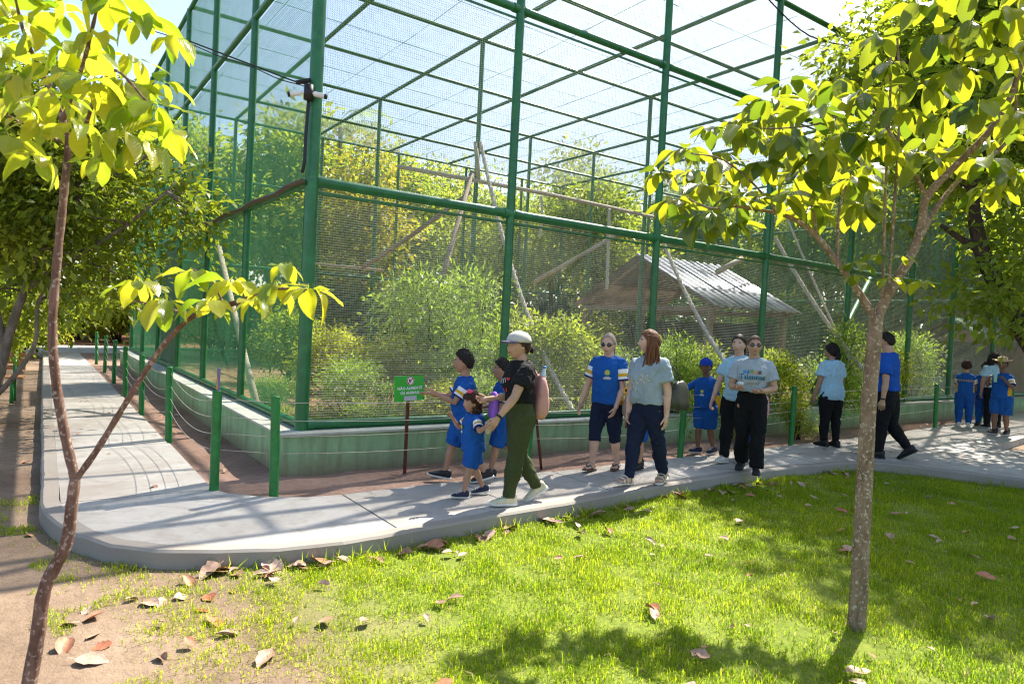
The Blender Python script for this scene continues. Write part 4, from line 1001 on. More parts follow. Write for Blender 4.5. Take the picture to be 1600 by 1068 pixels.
cl = [(1030, 270, 4.3), (1070, 235, 4.3), (1050, 315, 4.3), (1095, 290, 4.4), (1130, 255, 4.4), (1110, 335, 4.0), (1150, 310, 4.1), (1160, 200, 3.9), (1190, 255, 3.9), (1215, 310, 4.0), (1200, 155, 3.9), (1180, 180, 4.2), (1235, 215, 3.8), (1250, 270, 4.0), (1275, 175, 3.9), (1290, 240, 3.8), (1270, 320, 4.1), (1320, 210, 4.0), (1330, 280, 4.2), (1345, 150, 4.0), (1370, 215, 3.9), (1350, 320, 4.3), (1390, 100, 4.1), (1400, 170, 3.9), (1420, 240, 4.0), (1440, 130, 4.0), (1460, 60, 3.9), (1480, 180, 3.8), (1500, 110, 3.8), (1520, 40, 3.8), (1470, 250, 4.3), (1530, 160, 3.6), (1560, 80, 3.7), (1580, 20, 3.7), (1590, 180, 3.7), (1545, 250, 4.2), (1600, 120, 4.4), (1590, 270, 4.2), (1620, 60, 3.8), (1640, 180, 3.8), (1505, -20, 3.7), (1440, 10, 4.0), (1560, -40, 3.7), (1620, -30, 3.7), (1680, 60, 3.9), (1700, 160, 4.0), (1660, 260, 4.2), (1540, 295, 4.4), (1370, 60, 4.3), (1310, 130, 4.3), (1230, 130, 4.3), (1085, 270, 4.7), (1120, 300, 5.0), (1160, 270, 5.0), (1200, 220, 5.1), (1240, 250, 5.0), (1280, 290, 4.9), (1310, 240, 5.0), (1360, 260, 4.9), (1220, 180, 4.9), (1300, 190, 4.8), (1420, 180, 4.7), (1460, 220, 4.8), (1500, 230, 4.7), (1140, 350, 4.2), (1085, 345, 4.1), (1510, 200, 4.9), (1380, 140, 4.9), (1330, 330, 4.8), (1250, 330, 4.7), (1480, 130, 4.6), (1550, 200, 4.6), (1080, 235, 5.6), (1110, 200, 5.8), (1150, 190, 6.0), (1130, 240, 5.9), (1190, 215, 6.1), (1230, 200, 6.2), (1210, 160, 6.2), (1270, 220, 6.2), (1310, 200, 6.2), (1350, 215, 6.1), (1390, 200, 6.0), (1290, 260, 5.8), (1240, 300, 5.5), (1170, 300, 5.6), (1060, 320, 5.2), (1340, 290, 5.6), (1400, 260, 5.7), (1270, 150, 6.3), (1330, 140, 6.3), (1430, 230, 5.8), (1580, 260, 6.6), (1590, 170, 7.0), (1560, 220, 6.4)]
lv = []
for px, py, d in cl: lv += whorl(rng, at(px, py, d), rng.choice((8, 9, 10, 11)), .168, (-.2, 1.2))
for px, py in ((1335, 430), (1390, 435), (1410, 400), (1368, 398), (1340, 410), (1440, 440)): lv += whorl(rng, at(px, py, 4.05), 4, .105, (.1, .8))
print('lawn tree leaves', len(lv))
order = sorted(range(len(lv)), key=lambda i: (not (1000 < (RW.T @ (np.array(lv[i][0]) - [0, 0, CAM_H]))[0] * FPX / (RW.T @ (np.array(lv[i][0]) - [0, 0, CAM_H]))[2] + 800 < 1600), i))
leafy(rt_, tb, [lv[i] for i in order], RM, 300, L_RT)

# leaning dark tree at the right edge and more trees beyond it that shade the junction
def custom_tree(name, base, trunk_lines, lobes, clumps, per, sig, size, lm, bm, label, seed, aspect=.5, twigs=26):
    rng = np.random.default_rng(seed); root = empty(name, base, 0, label, 'tree'); b = Vector(base)
    V, F, rnd, C = crown_leaves(rng, lobes, clumps, per, sig, size, aspect)
    mb = MB(); skeleton(mb, [([Vector(p) - b for p in pts], r0, r1) for pts, r0, r1 in trunk_lines])
    nodes = [Vector(p) - b for pts, _, _ in trunk_lines for p in pts[1:]]
    for q in C[rng.choice(len(C), min(twigs, len(C)), False)]:
        q = Vector(q) - b; k = min(nodes, key=lambda p: (p - q).length); limb(mb, k, q, .022, .006, rng, .2, 5, 5)
    mb.build('trunk', bm, root)
    link('crown', np_mesh('crown', V - np.array(b), F, [lm], False, {'rnd': rnd}), root)
    return root
dk = below(1690, 10.4, GZ); T = lambda px, py, d=10.4: at(px, py, d)
def lobe(px, py, d, r, rz=None): p = at(px, py, d); return (p.x, p.y, p.z, r, r, rz or r * .75)
custom_tree('shade_tree', dk, [([dk, T(1660, 620), T(1600, 520), T(1565, 455), T(1540, 410), T(1526, 360), T(1520, 300), T(1535, 200), T(1520, 90)], .17, .06), ([T(1532, 392), T(1500, 372), T(1470, 352)], .06, .03), ([T(1600, 520), T(1640, 400), T(1650, 250), T(1640, 80)], .10, .05), ([T(1535, 200), T(1450, 120), T(1380, 80)], .05, .02)],
            [lobe(1330, 90, 11.5, .7), lobe(1400, 120, 11.5, .9), lobe(1480, 60, 11, 1.1), lobe(1560, 20, 10.5, 1.2), lobe(1620, 120, 10.5, 1.2), lobe(1450, 200, 11.5, .9), lobe(1540, 230, 11, .9), lobe(1545, 470, 9.8, .55), lobe(1510, 440, 10.2, .45), lobe(1590, 400, 10, .7), lobe(1610, 300, 10, .8), lobe(1650, -60, 10.5, 1.5), lobe(1560, -110, 11, 1.3), lobe(1640, 480, 10, .6), lobe(1420, 330, 12, .5), lobe(1560, 340, 11, .5), lobe(1440, 180, 13.5, 1.2), lobe(1520, 120, 13.5, 1.4), lobe(1590, 200, 13, 1.3), lobe(1500, 280, 13.5, .9), lobe(1570, 340, 14, .9), lobe(1540, 20, 13.5, 1.4), lobe(1620, 40, 13, 1.5), lobe(1600, 420, 13.5, .7), lobe(1470, 20, 12, 1.0), lobe(1370, 60, 12.5, .8), lobe(1416, 194, 10.4, .9), lobe(1512, 224, 11.2, 1.0), lobe(1583, 214, 10.7, 1.0), lobe(1604, 90, 8.4, .9), lobe(1490, 120, 11.0, 1.0)],
            800, 48, .25, .16, L_BG1, BARK2, 'leaning dark trunked shade tree at the right edge of the path', 41)
G_S = None
for i, (x, y, H, kd) in enumerate([(17.5, 2.2, 8.5, 'dark'), (14.8, -.6, 7.5, 'mid'), (20.5, 4.2, 9, 'mid2'), (23.5, .5, 9.5, 'dark'), (26, 5.2, 9, 'mid'), (27, 9.5, 9, 'dark'), (28, 14, 9, 'mid2')]):
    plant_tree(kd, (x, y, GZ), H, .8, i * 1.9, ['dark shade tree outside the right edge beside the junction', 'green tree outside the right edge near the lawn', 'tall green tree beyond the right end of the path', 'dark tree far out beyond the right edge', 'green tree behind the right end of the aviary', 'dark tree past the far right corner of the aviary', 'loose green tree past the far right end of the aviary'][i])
# thicket tree at the left behind the sapling
lb_ = below(-30, 9.2, GZ); T = lambda px, py, d=9.2: at(px, py, d)
custom_tree('thicket_tree', lb_, [([lb_, T(-5, 600), T(15, 520), T(40, 450), T(70, 380), T(110, 320), T(140, 240)], .075, .02), ([T(10, 545), T(-10, 450), T(10, 350), T(40, 260)], .05, .02), ([T(-30, 640), T(20, 590), T(55, 535), T(60, 470), T(95, 420)], .04, .015), ([T(40, 450), T(120, 400), T(200, 350), T(260, 300)], .05, .015), ([T(110, 320), T(200, 260), T(280, 220)], .04, .012)],
            [lobe(40, 250, 9, .9), lobe(130, 300, 9.2, .95), lobe(210, 300, 9.6, .8), lobe(265, 330, 9.8, .55), lobe(60, 380, 9, .8), lobe(150, 410, 9.6, .8), lobe(230, 420, 10, .45), lobe(290, 270, 9.8, .4), lobe(-40, 300, 9, 1.0), lobe(10, 150, 9, .9), lobe(110, 180, 9.4, .8), lobe(200, 210, 9.6, .6), lobe(-60, 150, 9, 1.0), lobe(90, 470, 10.5, .6), lobe(300, 215, 9.9, .3), lobe(310, 370, 9.9, .3), lobe(20, 450, 10, .6), lobe(60, 500, 11.5, .5), lobe(120, 480, 12, .5), lobe(-40, 500, 10, .7), lobe(180, 450, 11, .5), lobe(30, 330, 10, .8), lobe(110, 250, 10.5, .8)],
            440, 44, .22, .13, leaf_mat('leaf_thicket', (.11, .14, .016), (.20, .22, .02), .5, rough=.38, spec=.4, tdir=((.16, .30, .02), (.46, .52, .03))), BARK1, 'tangled yellow green thicket tree at the left of the side path', 43, .5, 60)
plant_tree('mid', below(-100, 16, GZ), 6.5, .9, .5, 'leafy green tree at far left behind the bench')
for i_, (px_, d_, s_) in enumerate(((-20, 17, .8), (25, 21, .9), (48, 25, 1.0), (-50, 13, .7), (30, 28, 1.1))):
    put_bush(BUSH[(2, 0, 2, 0, 2)[i_]], below(px_, d_, GZ), s_, i_ * 1.4, 'bush', ['yellow green bush behind the bench left of the side path', 'mid green bush left of the far half of the side path', 'yellow green bush left of the far end of the side path', 'mid green bush at the left edge under the thicket tree', 'wide yellow green bush just before the cross path'][i_], 'bushes left of the side path')
plant_tree('yellow', below(5, 23, GZ), 5.6, .8, 2.5, 'low yellow green tree overhanging the far end of the side path')
# ------------------------------------------------------------------ people
def skin_mat(name, col):
    if name in _M: return _M[name]
    t = NT(name); co = t.coord(); n1 = t.noise(co, 14, 4); n2 = t.noise(co, 240, 2)
    c = t.ramp(n1.outputs[0], [(.3, tuple(k * .85 for k in col)), (.7, tuple(min(1, k * 1.1) for k in col))])
    _M[name] = t.done(t.prin(c, .5, 0, t.bump(n2.outputs[0], .1, .002), .4, **{'Subsurface Weight': .12, 'Subsurface Radius': (.02, .008, .004), 'Subsurface Scale': .3})); return _M[name]
SKIN = {'light': skin_mat('skin_light', (.58, .36, .26)), 'tan': skin_mat('skin_tan', (.47, .27, .175)), 'brown': skin_mat('skin_brown', (.38, .21, .135)), 'dark': skin_mat('skin_dark', (.18, .092, .060))}
def hair_mat(name, a, b):
    if name in _M: return _M[name]
    t = NT(name); co = t.coord(); n1 = t.noise(t.map(co, (60, 60, 6)), 1.0, 4, .6, .4)
    c = t.ramp(n1.outputs[0], [(.3, a), (.7, b)])
    _M[name] = t.done(t.prin(c, .62, 0, t.bump(n1.outputs[0], .8, .01), .18)); return _M[name]
H_BLACK = hair_mat('hair_black', (.008, .006, .005), (.03, .022, .018)); H_DARKB = hair_mat('hair_dark_brown', (.018, .010, .007), (.07, .035, .02))
H_BROWN = hair_mat('hair_auburn', (.07, .026, .012), (.22, .095, .045)); H_GREY = hair_mat('hair_blond_grey', (.22, .16, .12), (.45, .36, .28)); H_SHAVE = hair_mat('hair_cropped', (.06, .035, .025), (.11, .065, .045))
EYE_W = mat('eye_white', (.6, .58, .55), .3, .02, 9, 0); EYE_D = mat('eye_dark', (.012, .008, .006), .2, .02, 9, 0); LIP = mat('lip_tone', (.33, .10, .08), .45, .05, 9, 0)
BLUE = cloth('uniform_blue', (.010, .085, .33)); BLUE_D = cloth('jersey_blue', (.012, .080, .38))
LBLUE = cloth('light_blue_cotton', (.36, .56, .68)); LGREY = cloth('light_grey_cotton', (.36, .41, .44)); GBLUE = cloth('grey_blue_cotton', (.30, .37, .42))
BLK = cloth('black_cotton', (.012, .012, .013)); OLIVE = cloth('olive_twill', (.050, .062, .022)); DENIM = cloth('dark_denim', (.012, .018, .045)); NAVY = cloth('navy_cloth', (.010, .015, .05)); BLKP = cloth('black_trousers_cloth', (.008, .008, .009))
YEL = (.62, .33, .02); WHT = (.72, .72, .72); BLU = (.010, .085, .33); NVY = (.012, .02, .12)
SLEEVE = cloth_bands('uniform_sleeve', [(0, BLU), (.34, WHT), (.58, YEL), (.76, WHT), (.90, NVY)])
SIDEP = cloth_bands('uniform_side_panel', [(0, BLU), (.80, YEL)])
TRACK = cloth_bands('track_trouser', [(0, BLU), (.86, YEL), (.90, BLU), (.94, YEL)])
RUBBER_W = mat('white_rubber', (.66, .64, .58), .6, .06, 20, .05); RUBBER_K = mat('dark_rubber', (.02, .02, .02), .7, .1, 20, .1)
CREAM = mat('cream_fabric', (.62, .54, .38), .8, .08, 20, .3, 200); NAVYC = mat('navy_canvas', (.02, .025, .06), .8, .1, 20, .3, 200); BLKS = mat('black_shoe', (.014, .014, .015), .6, .1, 20, .2, 200); WHT_L = mat('white_leather', (.62, .57, .50), .55, .08, 20, .15); BROWN_L = mat('brown_leather', (.10, .05, .03), .5, .1, 20, .1)

def remesh(mb, voxel, smooth_n, name, mats, wrinkle=0.0, wscale=9.0, seed=0.0, keep=None):
    me0 = mb.mesh('tmp', [])
    ob = bpy.data.objects.new('tmp_remesh', me0); SCRATCH.collection.objects.link(ob)
    m = ob.modifiers.new('r', 'REMESH'); m.mode = 'VOXEL'; m.voxel_size = voxel; m.use_smooth_shade = True
    if smooth_n: s_ = ob.modifiers.new('s', 'SMOOTH'); s_.iterations = smooth_n; s_.factor = .5
    vl = SCRATCH.view_layers[0]; vl.update()
    me = bpy.data.meshes.new_from_object(ob.evaluated_get(vl.depsgraph)); bpy.data.objects.remove(ob); bpy.data.meshes.remove(me0)
    me.name = name; me.materials.clear()
    for k in (mats if isinstance(mats, (list, tuple)) else [mats]): me.materials.append(k)
    if wrinkle:
        n = len(me.vertices); co = np.empty(n * 3, np.float32); me.vertices.foreach_get('co', co); co = co.reshape(-1, 3)
        nr = np.empty(n * 3, np.float32); me.vertex_normals.foreach_get('vector', nr); nr = nr.reshape(-1, 3)
        a = np.array([noise.noise((p[0] * wscale + seed, p[1] * wscale, p[2] * wscale * .55)) + .9 * (.45 - abs(noise.noise(((p[0] + .5 * p[2]) * wscale * 1.3 + seed, (p[1] - .35 * p[2]) * wscale * 1.3, p[2] * wscale * .9 + 5)))) + .5 * (.4 - abs(noise.noise(((p[0] - .7 * p[2]) * wscale * 2.2 + seed, p[1] * wscale * 2.2, p[2] * wscale * 1.9 + 9)))) for p in co.astype(float)])
        co = co + nr * (a * wrinkle)[:, None].astype(np.float32); me.vertices.foreach_set('co', co.ravel())
    me.polygons.foreach_set('use_smooth', np.ones(len(me.polygons), bool)); me.update()
    return me

def head_surface(s, nu=36, nv=30, grow=0.0, face=True):
    """grid of points of a head, centre at origin, +X forward, s = head height / 0.235"""
    V = []
    for i in range(nv + 1):
        ph = math.pi * i / nv; z0 = math.cos(ph)
        for j in range(nu):
            th = 2 * math.pi * j / nu; dx, dy = math.sin(ph) * math.cos(th), math.sin(ph) * math.sin(th)
            x, y, z = .098 * dx, .077 * dy, .118 * z0
            q = max(0, -z / .118)
            y *= 1 - .30 * q ** 1.6
            if x < 0: x *= 1.06 - .45 * q ** 1.3
            else: x *= .97 - .10 * max(0, z / .118) ** 2 + .02 * q
            if face and x > 0:
                f = min(1, x / .05)
                ay = abs(y)
                if -.034 < z < .03: x += f * (.005 + .015 * (.03 - z) / .064) * math.exp(-(y / (.009 + .006 * (.03 - z) / .064)) ** 2)
                elif z <= -.034: x += f * .018 * math.exp(-(y / .013) ** 2) * math.exp(-((z + .034) / .006) ** 2)
                x -= f * .008 * math.exp(-((ay - .031) / .015) ** 2 - ((z - .010) / .012) ** 2)
                x += f * .004 * math.exp(-((ay - .028) / .02) ** 2 - ((z - .030) / .009) ** 2)
                x += f * .006 * math.exp(-(y / .022) ** 2 - ((z + .058) / .010) ** 2)
                x -= f * .003 * math.exp(-(y / .025) ** 2 - ((z + .073) / .007) ** 2)
                x += f * .007 * math.exp(-(y / .024) ** 2 - ((z + .098) / .016) ** 2)
                x += f * .003 * math.exp(-((ay - .045) / .02) ** 2 - ((z + .02) / .02) ** 2)
            p = Vector((x, y, z)); 
            if grow: p += p.normalized() * grow
            V.append(p * s)
    F = []
    for i in range(nv):
        for j in range(nu):
            j2 = (j + 1) % nu; F.append((i * nu + j, (i + 1) * nu + j, (i + 1) * nu + j2, i * nu + j2))
    return V, F
def add_hand(mb, wrist, d, palm_n, thumb, s, curl=.5, m=0, spread=.10):
    """wrist point, hand direction, palm normal (inner side), thumb side vector"""
    d = d.normalized(); thumb = (thumb - d * thumb.dot(d)).normalized(); n = thumb.cross(d).normalized()
    if n.dot(palm_n) < 0: n = -n
    k = s
    P = [wrist - d * .012 * k, wrist + d * .02 * k, wrist + d * .05 * k, wrist + d * .085 * k]
    rr = [(.026, .020), (.031, .018), (.039, .017), (.039, .013)]
    # ellipse with thumb axis
    vs, fs, nn = [], [], 10
    for p, (a, b) in zip(P, rr):
        for j in range(nn):
            th = 2 * math.pi * j / nn; vs.append(p + thumb * (a * k * math.cos(th)) + n * (b * k * math.sin(th)))
    for i in range(3):
        for j in range(nn): fs.append((i * nn + j, i * nn + (j + 1) % nn, (i + 1) * nn + (j + 1) % nn, (i + 1) * nn + j))
    fs.append(tuple(range(nn))[::-1]); fs.append(tuple(3 * nn + j for j in range(nn)))
    mb.add(vs, fs, m)
    for i, (L, r) in enumerate(((.068, .0088), (.077, .0092), (.071, .0088), (.055, .0078))):
        off = (.028 - .019 * i); b0 = wrist + d * (.080 - .004 * abs(i - 1)) * k + thumb * off * k
        fd = (d + thumb * (spread * (1 - i * .75))).normalized(); pts = [b0]; a = 0.; p = b0
        for q, fr in enumerate((.45, .32, .23)):
            a += curl * (.55, .8, .55)[q] * (1 + .12 * i)
            p = p + (fd * math.cos(a) + n * math.sin(a)) * L * fr * k; pts.append(p)
        mb.tube(pts, [r * k, r * .98 * k, r * .9 * k, r * .7 * k], 6, m, rnd=True)
    b0 = wrist + d * .022 * k + thumb * .022 * k; td = (d * .75 + thumb * .62 + n * .25).normalized()
    td2 = (d * .95 + thumb * .2 + n * .35 * (1 + curl)).normalized()
    mb.tube([b0, b0 + td * .035 * k, b0 + td * .035 * k + td2 * .028 * k, b0 + td * .035 * k + td2 * .05 * k], [.013 * k, .011 * k, .0098 * k, .007 * k], 6, m, rnd=True)

TOR = {  # z fraction of shoulder-to-hip range handled with fractions of height: (z, half width, half depth, forward offset)
 'f': [(.455, 0.0810, 0.0627, -.004), (.50, 0.0902, 0.0703, -.004), (.54, 0.0874, 0.0665, -.002), (.60, 0.0754, 0.0570, .004), (.66, 0.0764, 0.0589, .006), (.715, 0.0837, 0.0684, .012), (.755, 0.0874, 0.0627, .006), (.790, 0.0819, 0.0522, -.003), (.813, 0.0626, 0.0437, -.008), (.832, 0.0405, 0.0380, -.009), (.85, 0.0313, 0.0342, -.008)],
 'm': [(.455, .090, .068, -.002), (.50, .094, .070, -.002), (.54, .092, .066, 0), (.60, .088, .062, .003), (.66, .095, .066, .004), (.715, .106, .072, .006), (.755, .110, .068, .003), (.792, .103, .056, -.004), (.815, .080, .048, -.008), (.834, .050, .043, -.010), (.85, .038, .039, -.008)],
 'c': [(.445, .086, .070, -.002), (.49, .092, .074, 0), (.53, .090, .072, .004), (.59, .086, .070, .008), (.65, .086, .068, .006), (.70, .090, .066, .004), (.732, .092, .060, 0), (.763, .085, .052, -.003), (.786, .064, .045, -.005), (.806, .042, .038, -.006), (.82, .032, .034, -.004)]}

def person(spec):
    S = spec; h = S['h']; kind = S.get('kind', 'f'); W = S.get('w', 1.0); child = kind == 'c'
    p = Vector((*S['pos'], S.get('z', 0.0)))
    tocam = Vector((-p.x, -p.y, 0)).normalized(); left_img = Vector((0, 0, 1)).cross(tocam) * -1   # image-left as seen from the camera
    a = R_(S['a']); hd = tocam * math.cos(a) + left_img * math.sin(a); yaw = math.atan2(hd.y, hd.x)
    root = empty('person', p, yaw, S['label'], 'person', None)
    sk = SKIN[S['skin']]
    head_h = S.get('head', .235 if not child else .205) * 1.035
    ls = h / 1.65
    # skeleton -------------------------------------------------------------
    hipz = .505 * h if not child else .485 * h; thigh = .245 * h if not child else .235 * h; shin = .215 * h if not child else .205 * h; ank = .045 * h
    hw = .047 * h * (W ** .5); legs = {}
    low = 0.0
    for sd, key in ((1, 'legL'), (-1, 'legR')):
        th, kn, fp = S.get(key, (2, 3, 0))[:3]; ab = S.get(key, (2, 3, 0, 2))[3] if len(S.get(key, (0, 0, 0))) > 3 else 2
        H0 = Vector((0, sd * hw, 0)); t1 = R_(th)
        K = H0 + Vector((math.sin(t1), sd * math.sin(R_(ab)), -math.cos(t1))) * thigh
        t2 = R_(th - kn); A = K + Vector((math.sin(t2), 0, -math.cos(t2))) * shin
        # lowest sole point
        fpr = R_(fp); fl_ = .16 * ls * (1.0 if not child else 1.05)
        toe = A + Vector((math.cos(fpr), 0, math.sin(fpr))) * fl_ * .8 + Vector((math.sin(fpr), 0, -math.cos(fpr))) * ank
        heel = A - Vector((math.cos(fpr), 0, math.sin(fpr))) * fl_ * .35 + Vector((math.sin(fpr), 0, -math.cos(fpr))) * ank
        low = min(low, toe.z, heel.z); legs[sd] = (H0, K, A, fpr)
    PZ = -low
    PEL = Vector((0, 0, PZ)); legs = {k: (v[0] + PEL, v[1] + PEL, v[2] + PEL, v[3]) for k, v in legs.items()}
    lean = R_(S.get('lean', 3)); tw = R_(S.get('twist', 0))
    Rt = Matrix.Rotation(lean, 3, 'Y') @ Matrix.Rotation(tw, 3, 'Z')
    hz = .505 if not child else .485
    belly = S.get('belly', 0.0)
    rings = [(z, a_ * W, b_ * W + (belly * math.exp(-((z - .62) / .07) ** 2) * .5), f + belly * math.exp(-((z - .62) / .07) ** 2) * .5) for z, a_, b_, f in TOR[kind]]
    def TP(z, f=0., l=0.):   # torso point from height fraction
        return PEL + Rt @ Vector((f * h, l * h, (z - hz) * h))
    shz = .788 if not child else .758; shw = {'f': .090, 'm': .106, 'c': .088}[kind] * (W ** .6)
    arms = {}
    ua, fa = (.172 * h, .150 * h) if not child else (.160 * h, .140 * h)
    for sd, key in ((1, 'armL'), (-1, 'armR')):
        u, f = S.get(key, ((.05, .12, -1), (.2, .05, -1)))[:2]
        u = Vector((u[0], sd * u[1], u[2])).normalized(); f = Vector((f[0], sd * f[1], f[2])).normalized()
        s0 = TP(shz, -.004, sd * shw); E = s0 + u * ua; Wr = E + f * fa; arms[sd] = (s0, E, Wr, f)
    # body ------------------------------------------------------------------
    def torso(mb, grow=0., z0=0., z1=1., n=20, extra=None, loose=0.):
        vs, fs = [], []; rr = [q for q in rings if z0 - 1e-6 <= q[0] <= z1 + 1e-6]
        if extra: rr = [extra] + rr
        for z, a_, b_, f in rr:
            for j in range(n):
                th = 2 * math.pi * j / n; c, s_ = math.cos(th), math.sin(th)
                c = math.copysign(abs(c) ** .85, c); s_ = math.copysign(abs(s_) ** .85, s_)
                vs.append(TP(z, f + (b_ + grow / h + loose) * c, (a_ + grow / h + loose * .4) * s_))
        K = len(rr)
        for i in range(K - 1):
            for j in range(n): fs.append((i * n + j, i * n + (j + 1) % n, (i + 1) * n + (j + 1) % n, (i + 1) * n + j))
        fs.append(tuple(range(n))[::-1]); fs.append(tuple((K - 1) * n + j for j in range(n))); mb.add(vs, fs)
    neck_b = TP(.836 if not child else .808, -.008); 
    hc_z = h - head_h * .5
    hy, hp_, hr_ = R_(S.get('hyaw', 0)), R_(S.get('hpitch', 0)), R_(S.get('hroll', 0))
    topz = (.505 if not child else .485)
    HC = PEL + Rt @ Vector((.012 * h, 0, (hc_z - topz * h)))
    HR = Matrix.Rotation(hy, 3, 'Z') @ Matrix.Rotation(hp_, 3, 'Y') @ Matrix.Rotation(hr_, 3, 'X'); hs = head_h / .235
    mb = MB(); torso(mb, -.016 * h / 1.65)
    nr = (.034 if kind == 'f' else .040) * h * (1 if not child else .86)
    mb.tube([neck_b - Vector((0, 0, .03 * h)), neck_b, HC + HR @ Vector((-.018, 0, -.05)) * hs, HC + HR @ Vector((-.01, 0, -.02)) * hs], [nr * 1.35, nr * 1.1, nr, nr * .9], 14)
    aw = W ** .7 * (1 if not child else .92)
    for sd in (1, -1):
        s0, E, Wr, f = arms[sd]; k = h * aw
        mb.tube([s0.lerp(E, .06), s0.lerp(E, .25), s0.lerp(E, .6), E, E.lerp(Wr, .3), E.lerp(Wr, .75), Wr + f * .012], [.026 * k, .031 * k, .029 * k, .0245 * k, .0255 * k, .0185 * k, .0155 * k], 12, rnd=True)
        H0, K, A, fp = legs[sd]; k = h * (W ** .6)
        mb.tube([H0, H0.lerp(K, .35), H0.lerp(K, .8), K, K.lerp(A, .28), K.lerp(A, .7), A, A - Vector((0, 0, ank * .4))], [.056 * k, .052 * k, .040 * k, .034 * k, .036 * k, .024 * k, .0205 * k, .021 * k], 12, rnd=True)
    body = remesh(mb, .0105 if not child else .0095, 3, 'body', [sk])
    # append hands, head and features
    import bmesh
    mb = MB(); hk = ls * (1.0 if not child else .95) * S.get('hand', 1.0)
    for sd, key in ((1, 'armL'), (-1, 'armR')):
        s0, E, Wr, f = arms[sd]; A_ = S.get(key, (0, 0)); opt = A_[2] if len(A_) > 2 else {}
        hdv = opt.get('hand'); hdv = Vector((hdv[0], sd * hdv[1], hdv[2])) if hdv else f
        pn = opt.get('palm', (0, -1, 0)); pn = Vector((pn[0], sd * pn[1], pn[2]))
        th = opt.get('thumb', (1, 0, .1)); th = Vector((th[0], sd * th[1], th[2]))
        add_hand(mb, Wr, hdv, pn, th, hk, opt.get('curl', .45))
    V, F = head_surface(hs); mb.add([HC + HR @ q for q in V], F)
    for sd in (1, -1):
        def earf(q): return q
        mb.ellipsoid(HC + HR @ (Vector((-.004, sd * .076, -.004)) * hs), (.018 * hs, .009 * hs, .031 * hs), HR @ Matrix.Rotation(R_(sd * -22), 3, 'Z') @ Matrix.Rotation(R_(-10), 3, 'Y'), 0, 10, 8)
        e = Vector((.0735, sd * .031, .009)) * hs
        mb.ellipsoid(HC + HR @ e, (.0095 * hs, .0135 * hs, .0052 * hs), HR @ Matrix.Rotation(R_(sd * 16), 3, 'Z'), 1, 12, 8)
        mb.ellipsoid(HC + HR @ (e + Vector((.0052, -sd * .0005, 0)) * hs), (.0048 * hs, .0068 * hs, .0055 * hs), HR, 2, 8, 6)
        mb.tube([HC + HR @ (Vector((.088, sd * .014, .027)) * hs), HC + HR @ (Vector((.087, sd * .030, .033)) * hs), HC + HR @ (Vector((.077, sd * .048, .027)) * hs)], [(.003 * hs, .0042 * hs)] * 3, 6, 2)
    mb.tube([HC + HR @ (Vector((.086, -.021, -.057)) * hs), HC + HR @ (Vector((.0955, 0, -.056)) * hs), HC + HR @ (Vector((.086, .021, -.057)) * hs)], [.002 * hs, .0055 * hs, .002 * hs], 6, 3)
    shoe = S.get('shoes', {})
    def foot_pts(sd, stations, zs0=0.):   # helper to map foot local (x fwd, y lat, z up from sole) to body space
        H0, K, A, fp = legs[sd]; yaw_f = sd * R_(S.get('toe_out', 7)); M = Matrix.Rotation(yaw_f, 3, 'Z') @ Matrix.Rotation(-fp, 3, 'Y')
        return lambda x, y, z: A + M @ Vector((x * ls2, y * ls2, z * ls2 - ank))
    ls2 = ls * (1.0 if not child else 1.08)
    def foot_loft(mbb, FM, st, m=0, n=14, floor=.0):
        """st: (x, half width, z bottom, z top)"""
        vs, fs = [], []
        for x, w_, zb, zt in st:
            for j in range(n):
                th = 2 * math.pi * j / n; c, s_ = math.cos(th), math.sin(th)
                zz = (zb + zt) / 2 + (zt - zb) / 2 * s_
                ww = w_ * math.copysign(abs(c) ** .6, c); zz = max(zz, zb) if s_ < 0 else zz
                vs.append(FM(x, ww, zz))
        K = len(st)
        for i in range(K - 1):
            for j in range(n): fs.append((i * n + j, i * n + (j + 1) % n, (i + 1) * n + (j + 1) % n, (i + 1) * n + j))
        fs.append(tuple(range(n))[::-1]); fs.append(tuple((K - 1) * n + j for j in range(n))); mbb.add(vs, fs, m)
    if shoe.get('type') in ('sandal', 'flipflop'):
        for sd in (1, -1):
            FM = foot_pts(sd, None)
            foot_loft(mb, FM, [(-.062, .012, .03, .05), (-.055, .027, .024, .072), (-.03, .031, .022, .09), (.0, .033, .022, .10), (.04, .034, .022, .085), (.08, .038, .022, .065), (.12, .042, .022, .052), (.14, .040, .022, .045)])
            for q in range(5):
                y0 = (-.030 + .0155 * q) * sd * -1; r_ = .010 if q == 0 else .0075; L = (.165 - .009 * q) if True else 0
                y0 = sd * (-.030 + .0155 * q)
                mb.tube([FM(.13, y0, .034), FM(L - .008, y0, .033), FM(L, y0, .030)], [r_ * ls2, r_ * ls2, r_ * .7 * ls2], 6, 0, rnd=True)
    bm = bmesh.new(); bm.from_mesh(body); tmp = mb.mesh('tmp2', [], True); bm.from_mesh(tmp); bm.to_mesh(body); bm.free(); bpy.data.meshes.remove(tmp)
    for k_ in (EYE_W, EYE_D, LIP): body.materials.append(k_)
    body.name = 'body'; link('body', body, root)
    # footwear -----------------------------------------------------------------
    ty = shoe.get('type', 'sneaker')
